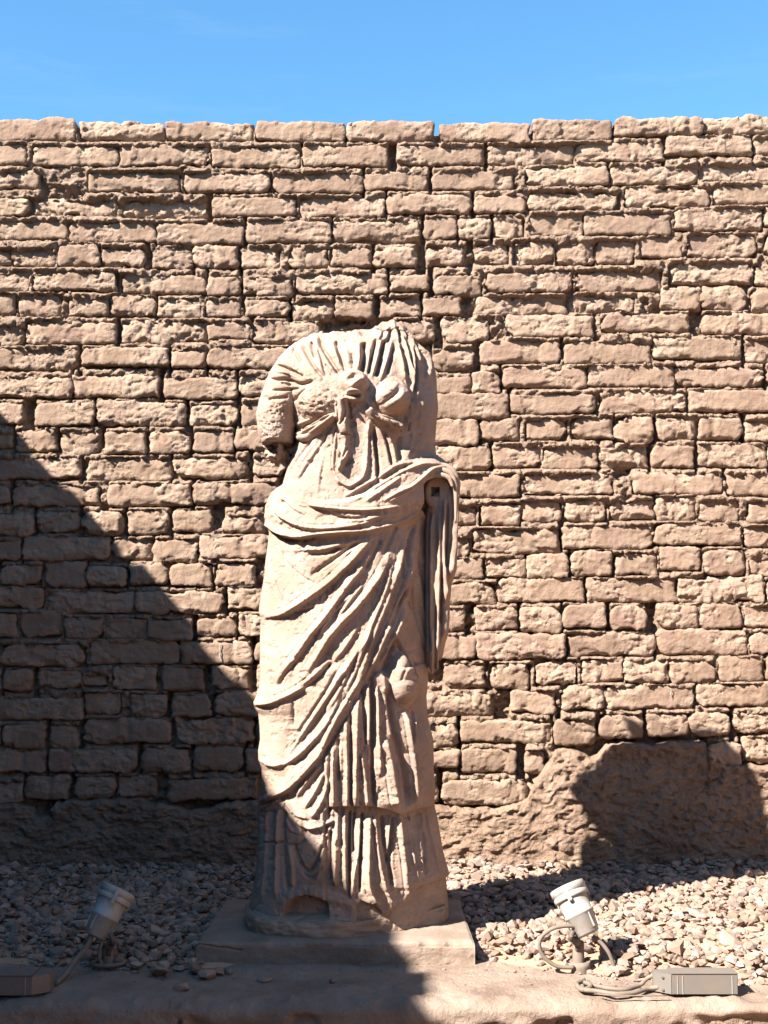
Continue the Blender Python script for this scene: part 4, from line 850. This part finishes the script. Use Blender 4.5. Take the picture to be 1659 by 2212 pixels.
# stump of the broken upper arm beneath the sleeve
def blob(name, c, r, seed, nz=0.25, n=40):
    V = []; th = np.linspace(0, np.pi, n)[:, None]; ph = np.linspace(0, 2 * np.pi, 2 * n, endpoint=False)[None]
    x, y, z = np.sin(th) * np.cos(ph), np.sin(th) * np.sin(ph), np.cos(th) + 0 * ph
    d = 1 + fbm(x * 2 + seed, y * 2, z * 2, 4, .6) * nz
    return mesh_np(name, np.stack([c[0] + r[0] * x * d, c[1] + r[1] * y * d, c[2] + r[2] * z * d], -1).reshape(-1, 3), grid_faces(n, 2 * n, True))
bx, bz = at_y(612, 972, YC + 0.02); part('broken_arm', blob('broken_arm', (float(bx), YC + 0.01, float(bz)), (0.050, 0.06, 0.048), 3.3, 0.5))
nx_, nz2 = at_y(690, 722, YC + 0.02); part('broken_shoulder_edge', blob('broken_shoulder_edge', (float(nx_), YC + 0.03, float(nz2) - 0.024), (0.024, 0.04, 0.022), 7.3, 0.5))

# mantle hanging from the forearm
Fsave = Fld; Fld = np.zeros_like(Fsave)
for pts, w, h, ws in [([(1430, 150), (1425, 420), (1430, 700), (1440, 900)], 5, 10, 3), ([(1490, 60), (1495, 300), (1480, 560), (1455, 740)], 8, 12, 3.6), ([(1390, 230), (1395, 620), (1385, 1000), (1370, 1350)], 5, 6, 3), ([(1345, 250), (1340, 700), (1335, 1150)], 6, 5, 3), ([(1450, 900), (1440, 1150), (1420, 1320)], 5, 6, 3), ([(1520, 300), (1510, 640), (1500, 720)], 4, 4, 2.4), ([(1350, 1050), (1345, 1250), (1340, 1370)], 5, 5, 3), ([(1400, 1000), (1395, 1380)], 4, 5, 2.5)]:
    ridge('K', pts, w, h, ws, 0.05)
for pts, w, h in [([(1325, 240), (1318, 700), (1322, 1200)], 3, 9), ([(1412, 600), (1410, 1000), (1390, 1340)], 3, 7), ([(1455, 180), (1450, 420), (1440, 640)], 2.6, 6), ([(1460, 880), (1455, 1120)], 2.6, 5), ([(1370, 900), (1365, 1300)], 2.4, 5)]:
    groove('K', pts, w, h, 0.06)
Fld *= 1.55
Fld += fbm(GXf * 0.05, GYf * 0.02, 5.1, 3) * 2.2 + fbm(GXf * 0.13, GYf * 0.05, 8.1, 3) * 1.0
DR_L = [(1055, 955), (1075, 925), (1100, 915), (1458, 915)]
DR_R = [(1055, 975), (1075, 990), (1092, 990), (1138, 989), (1184, 987), (1230, 986), (1245, 981), (1264, 975), (1307, 971), (1337, 970), (1368, 967), (1383, 961), (1405, 957), (1425, 949), (1440, 940), (1446, 932)]
DR_D = [(1055, 44), (1075, 56), (1100, 58), (1300, 52), (1400, 46), (1446, 16)]
part('hanging_mantle', loft_mesh('hanging_mantle', loft(np.linspace(1056, 1446, 260), DR_L, DR_R, DR_D, 110, 30, True, 2.6, 0.9, YC - 0.02), True, 0.05))
Fld = Fsave
# forearm stump with the square socket that once held the hand
fx, fz = (float(v) for v in at_y(944, 1062, YC - 0.09)); SQ = 0.0125
V, F = [], []
def ring_rect(n=64, hx=SQ, hz=SQ * 1.16):
    P = []
    for k in range(n):
        w = 2 * math.pi * (k + .5) / n; c_, s_ = math.cos(w), math.sin(w); q = max(abs(c_) / hx, abs(s_) / hz); P.append((c_ / q, s_ / q))
    return P
nR = 64; rows = []
def oval(rx, rz, y, wob=0.03, seed=0.0):
    P = []
    for k in range(nR):
        w = 2 * math.pi * (k + .5) / nR; d = 1 + float(vnoise(math.cos(w) * 2 + seed, math.sin(w) * 2, 1.1)) * wob; P.append((fx + rx * math.cos(w) * d, y, fz - 0.002 + rz * math.sin(w) * d))
    return P
FY = YC - 0.095
for y, rx, rz in ((YC, .040, .052), (FY + 0.05, .039, .051), (FY + 0.012, .0385, .0505), (FY + 0.003, .036, .048), (FY, .032, .044), (FY + 0.001, .024, .034)): rows.append(oval(rx, rz, y))
rr_ = ring_rect()
rows.append([(fx - 0.005 + p[0] * 1.12, FY + 0.0015, fz + p[1] * 1.12) for p in rr_]); rows.append([(fx - 0.005 + p[0], FY + 0.003, fz + p[1]) for p in rr_]); rows.append([(fx - 0.005 + p[0] * .95, FY + 0.05, fz + p[1] * .95) for p in rr_])
V = [v for r_ in rows for v in r_]; F = grid_faces(len(rows), nR, True).tolist(); F.append([len(V) - nR + k for k in range(nR)])
part('forearm_stump', pymesh('forearm_stump', V, F, False))
for p in bpy.data.objects['forearm_stump'].data.polygons: p.use_smooth = p.index < nR * 5
# fold of the mantle that lies over the forearm
P = [at_y(x, y, 0) for x, y in ()]
def arc_pts(pts, Y): return [(float(at_y(x, y, Y)[0]), Y, float(at_y(x, y, Y)[1])) for x, y in pts]
for path, Y, rad in (([(872, 1096), (890, 1066), (912, 1040), (932, 1028), (952, 1026), (970, 1033), (978, 1052)], YC - 0.128, [.003, .006, .0075, .008, .008, .0075, .004]),
                     ([(868, 1080), (890, 1052), (912, 1029), (934, 1017), (956, 1016), (974, 1024), (983, 1046), (985, 1080), (984, 1130)], YC - 0.116, [.003, .007, .009, .0095, .0095, .009, .008, .006, .003]),
                     ([(860, 1066), (884, 1040), (908, 1016), (934, 1004), (958, 1006), (978, 1018), (987, 1040), (990, 1090)], YC - 0.095, [.003, .008, .010, .011, .011, .010, .008, .003])):
    part('mantle_fold', tube_mesh('mantle_fold', arc_pts(path, Y), rad, 14))

# the rough plinth carved with the figure
def base_rows():
    zb, zt = SL_TOP - 0.004, 0.104
    ph = np.linspace(0, 2 * np.pi, 400, endpoint=False); cs, sn = np.cos(ph), np.sin(ph)
    X0 = float(at_y(529, 1990, YC - 0.05)[0]); X1 = float(at_y(962, 1990, YC - 0.05)[0]); c, a = (X0 + X1) / 2, (X1 - X0) / 2
    prof = [(1.0, zb), (1.005, zb + .012), (1.004, zb + .024), (1.0, zb + .036), (.985, zb + .045), (.955, zt - .006), (.91, zt), (.80, zt + 0.006), (.68, zt + 0.012), (.3, zt + .012)]
    fine = []
    for (r0, z0), (r1, z1) in zip(prof[:-1], prof[1:]):
        for k in range(6): fine.append((r0 + (r1 - r0) * k / 6, z0 + (z1 - z0) * k / 6))
    fine = np.array(fine); e = 2 / 2.9
    ux = np.sign(cs) * np.abs(cs) ** e; uy = np.sign(sn) * np.abs(sn) ** e
    bf = 0.245
    by = np.where(uy < 0, bf * (1 - 0.50 * sstep(-0.1, 0.95, ux)), 0.17)
    X = c + a * fine[:, :1] * ux[None]; Y = YC + by[None] * fine[:, :1] * uy[None] + 0 * X; Z = fine[:, 1:] + 0 * X
    rad = np.maximum(np.abs(ux), .2)[None]
    d = fbm(X * 14, Y * 14, Z * 22, 4, .55) * 0.007 + fbm(X * 50, Y * 50, Z * 60, 2) * 0.0018
    low = sstep(SL_TOP, SL_TOP + .03, Z)
    X = X + d * ux[None] * 0.9; Y = Y + d * uy[None] * 1.3; Z = Z + d * 0.6 * low
    return X, Y, Z
part('plinth', loft_mesh('plinth', base_rows()), M_BASE)
# ------------------------------------------------------------------ garden spotlights and their gear boxes
def axis_matrix(p0, d):
    d = Vector(d).normalized(); q = d.to_track_quat('Z', 'Y'); return Matrix.Translation(p0) @ q.to_matrix().to_4x4()
def spotlight(px_foot, px_back, px_front, d, label, cup, post_top):
    Xf, Yf = (float(v) for v in at_z(*px_foot, 0.0)); root = empty('spotlight', (Xf, Yf, 0), label, 'spotlight', 'garden spotlights aimed at the statue')
    off = (-Xf, -Yf, 0)
    def pt(px, py, Y=Yf): x, z = at_y(px, py, Y); return Vector((float(x), Y, float(z)))
    p0 = pt(*px_back, Yf - 0.02); M = axis_matrix(p0, d); L = 0.136
    prof = [(.0, .0), (.016, .0), (.027, .001), (.031, .004), (.0315, .010), (.034, .012), (.0385, .052), (.0415, .054), (.0415, .060), (.0385, .062), (.0420, .100), (.0430, .104)]
    body = link('housing', lathe_mesh('housing', prof, M), M_LAMP, root, off)
    ringp = [(.0425, .100), (.0475, .101), (.0485, .104), (.0485, .112), (.0465, .114), (.0465, .117), (.0490, .119), (.0490, .134), (.0470, L), (.0430, L), (.0420, L - .008), (.040, L - .012)]
    rg = link('front_ring', lathe_mesh('front_ring', ringp, M), M_LAMP, root, off)
    link('lens', lathe_mesh('lens', [(.0415, L - .010), (.03, L - .0095), (.0, L - .009)], M), M_GLASS, rg)
    for w in (0.5, 2.6, 4.7):
        Mc = M @ Matrix.Rotation(w, 4, 'Z') @ Matrix.Translation((.049, 0, .112)); link('clip', box_mesh('clip', Mc, .008, .011, .040, .002), M_LAMP, rg)
    # cooling ribs on the back half
    for w in (1.3, 2.0, 3.6, 4.2, 5.5):
        Mc = M @ Matrix.Rotation(w, 4, 'Z') @ Matrix.Translation((.0365, 0, .032)); link('rib', box_mesh('rib', Mc, .006, .004, .040, .001), M_LAMP, body)
    # arm from the housing to the post
    tops = pt(*post_top); q = M @ Vector((0, 0, .035)); side = 1 if d[0] > 0 else -1
    a0 = q + Vector((side * .030, -0.022, -.018)); a1 = tops + Vector((side * .006, -0.018, 0.004)); mid = (a0 + a1) / 2 + Vector((side * .012, -.012, -0.004))
    link('bracket', tube_mesh('bracket', [a0, mid, a1, tops + Vector((0, -.012, -.022))], [.007, .008, .008, .007], 8), M_DARK, root, off)
    link('bracket_knob', lathe_mesh('bracket_knob', [(0, -.008), (.011, -.008), (.012, -.005), (.012, .005), (.010, .008), (0, .008)], axis_matrix(a1, (0.2, -1, 0.1)), 16), M_DARK if not cup else M_POST, root, off)
    Mp = Matrix.Translation((Xf, Yf, 0)); ht = tops.z
    link('post', lathe_mesh('post', [(0, ht), (.012, ht), (.0155, ht - .003), (.0155, ht - 0.02), (.0165, .02), (.018, .0), (.018, -.03)], Mp, 20), M_POST, root, off)
    if cup:
        link('ground_cup', lathe_mesh('ground_cup', [(.016, .022), (.024, .021), (.027, .024), (.0265, .010), (.026, -.03)], Matrix.Translation((Xf + .004, Yf - 0.004, 0.005)), 22), M_POST, root, off)
    else:
        link('coil', tube_mesh('coil', [(Xf + .044 * math.cos(w) + .004, Yf - 0.006 + .034 * math.sin(w), .012 + .004 * k / 14) for k, w in enumerate(np.linspace(0.3, 8.3, 26))], .0058, 8, 2), M_CABLE, root, off)
    return root, M, off, pt
lampL, ML, oL, ptL = spotlight((232, 2091), (204, 2024), (240, 1943), (.40, .34, .86), 'grey spotlight standing in shade on the left, tilted toward the statue', False, (236, 2042))
lampR, MR, oR, ptR = spotlight((1250, 2098), (1272, 2019), (1236, 1937), (-.38, .34, .86), 'sunlit grey spotlight right of the statue with a loop of cable', True, (1247, 2032))
def gcab(pts, r, parent, off, n=8, z=None):
    P = []
    for p in pts:
        if len(p) == 2: X_, Y_ = at_z(p[0], p[1], 0.010); P.append((float(X_), float(Y_), 0.010))
        else: X_, Z_ = at_y(p[0], p[1], p[2]); P.append((float(X_), p[2], float(Z_)))
    return link('cable', tube_mesh('cable', P, r, n, 6), M_CABLE, parent, off)
YL, YR = lampL.location.y, lampR.location.y
gcab([(196, 2022, YL - .03), (192, 2036, YL - .04), (178, 2056, YL - .05), (160, 2078, YL - .07), (145, 2100, YL - .11), (132, 2114), (120, 2124)], .0075, lampL, oL)
gcab([(226, 2022, YL - .02), (216, 2048, YL - .035), (214, 2068, YL - .035), (222, 2086, YL - .03)], .005, lampL, oL)
gcab([(1262, 2008, YR - .02), (1232, 2000, YR - .03), (1196, 2005, YR - .035), (1170, 2024, YR - .03), (1166, 2048, YR - .03), (1180, 2072, YR - .03), (1206, 2088, YR - .03), (1240, 2090, YR - .025)], .0055, lampR, oR)
gcab([(1280, 2022, YR - .02), (1298, 2036, YR - .025), (1314, 2056, YR - .03), (1324, 2080, YR - .03), (1330, 2100, YR - .03)], .0055, lampR, oR)
wires = empty('cable_bundle', (0, 0, 0), 'dusty cables running from the spotlight to the sunlit grey gear box', 'cable')
gcab([(1424, 2104, -1.46), (1400, 2112, -1.44), (1382, 2128), (1352, 2137), (1316, 2135), (1282, 2128), (1262, 2122)], .0055, wires, (0, 0, 0))
gcab([(1424, 2132, -1.47), (1400, 2136), (1372, 2144), (1330, 2147), (1290, 2141), (1262, 2138), (1258, 2130)], .0058, wires, (0, 0, 0))
gcab([(1440, 2150), (1380, 2151), (1320, 2150), (1290, 2147)], .0018, wires, (0, 0, 0))
gcab([(1262, 2118), (1246, 2126), (1258, 2138), (1276, 2132), (1270, 2122)], .0062, wires, (0, 0, 0))
# taped joint in the cable beside the lamp
X_, Y_ = at_z(1312, 2092, 0.0)
link('joint_sleeve', tube_mesh('joint_sleeve', [(float(X_), float(Y_) + .02, .03), (float(X_) - .004, float(Y_), .018), (float(X_) + .01, float(Y_) - .02, .010)], [.009, .012, .008], 10), M_POST, wires)
def gear_box(px0, px1, pyb, h, label, cham_left, depth=.055, M_BOX=M_BOX):
    X0, Y0 = (float(v) for v in at_z(px0, pyb, 0.004)); X1, _ = (float(v) for v in at_z(px1, pyb, 0.004))
    root = empty('gear_box', ((X0 + X1) / 2, Y0, 0.0), label, 'gear box', 'gear boxes of the spotlights'); off = (-(X0 + X1) / 2, -Y0, 0)
    bm_ = Matrix.Translation(((X0 + X1) / 2, Y0 + depth / 2, h / 2 + .004)); link('case', box_mesh('case', bm_, X1 - X0, depth, h, .0018), M_BOX, root, off)
    s = -1 if cham_left else 1; xe = X0 if cham_left else X1; c = .038
    pl = [(xe + s * .0004, Y0 + .0006), (xe + s * c, Y0 + .030), (xe + s * c, Y0 + depth), (xe + s * .0004, Y0 + depth)]
    V = [(x, y, .005) for x, y in pl] + [(x, y, h + .0025) for x, y in pl]
    F = [(0, 1, 2, 3), (4, 5, 6, 7), (0, 1, 5, 4), (1, 2, 6, 5), (2, 3, 7, 6), (3, 0, 4, 7)]
    link('end_cap', pymesh('end_cap', V, F), M_BOX, root, off)
    link('lid', box_mesh('lid', Matrix.Translation(((X0 + X1) / 2, Y0 + depth / 2 - .0005, h + .0055)), X1 - X0 + .002, depth + .003, .003, .001), M_BOX, root, off)
    for sx in (0.09, 0.91, 0.17):
        link('seam', box_mesh('seam', Matrix.Translation((X0 + (X1 - X0) * sx, Y0 - .0004, h / 2 + .003)), .0018, .002, h * .9, .0004), M_LAMP, root, off)
    if cham_left:
        for zz in (.012, h - .008): link('screw', lathe_mesh('screw', [(0, .002), (.0035, .002), (.004, 0)], axis_matrix((xe + s * .018, Y0 + .0135, zz), (-.62, -.79, 0)), 10), M_DARK, root, off)
    return root
gear_box(1451, 1595, 2149, .050, 'sunlit grey metal gear box at the right end of the ledge', True, .05)
gear_box(-75, 67, 2151, .047, 'shaded grey metal gear box cut by the left edge of the picture', False, .075, M_DARKBOX)
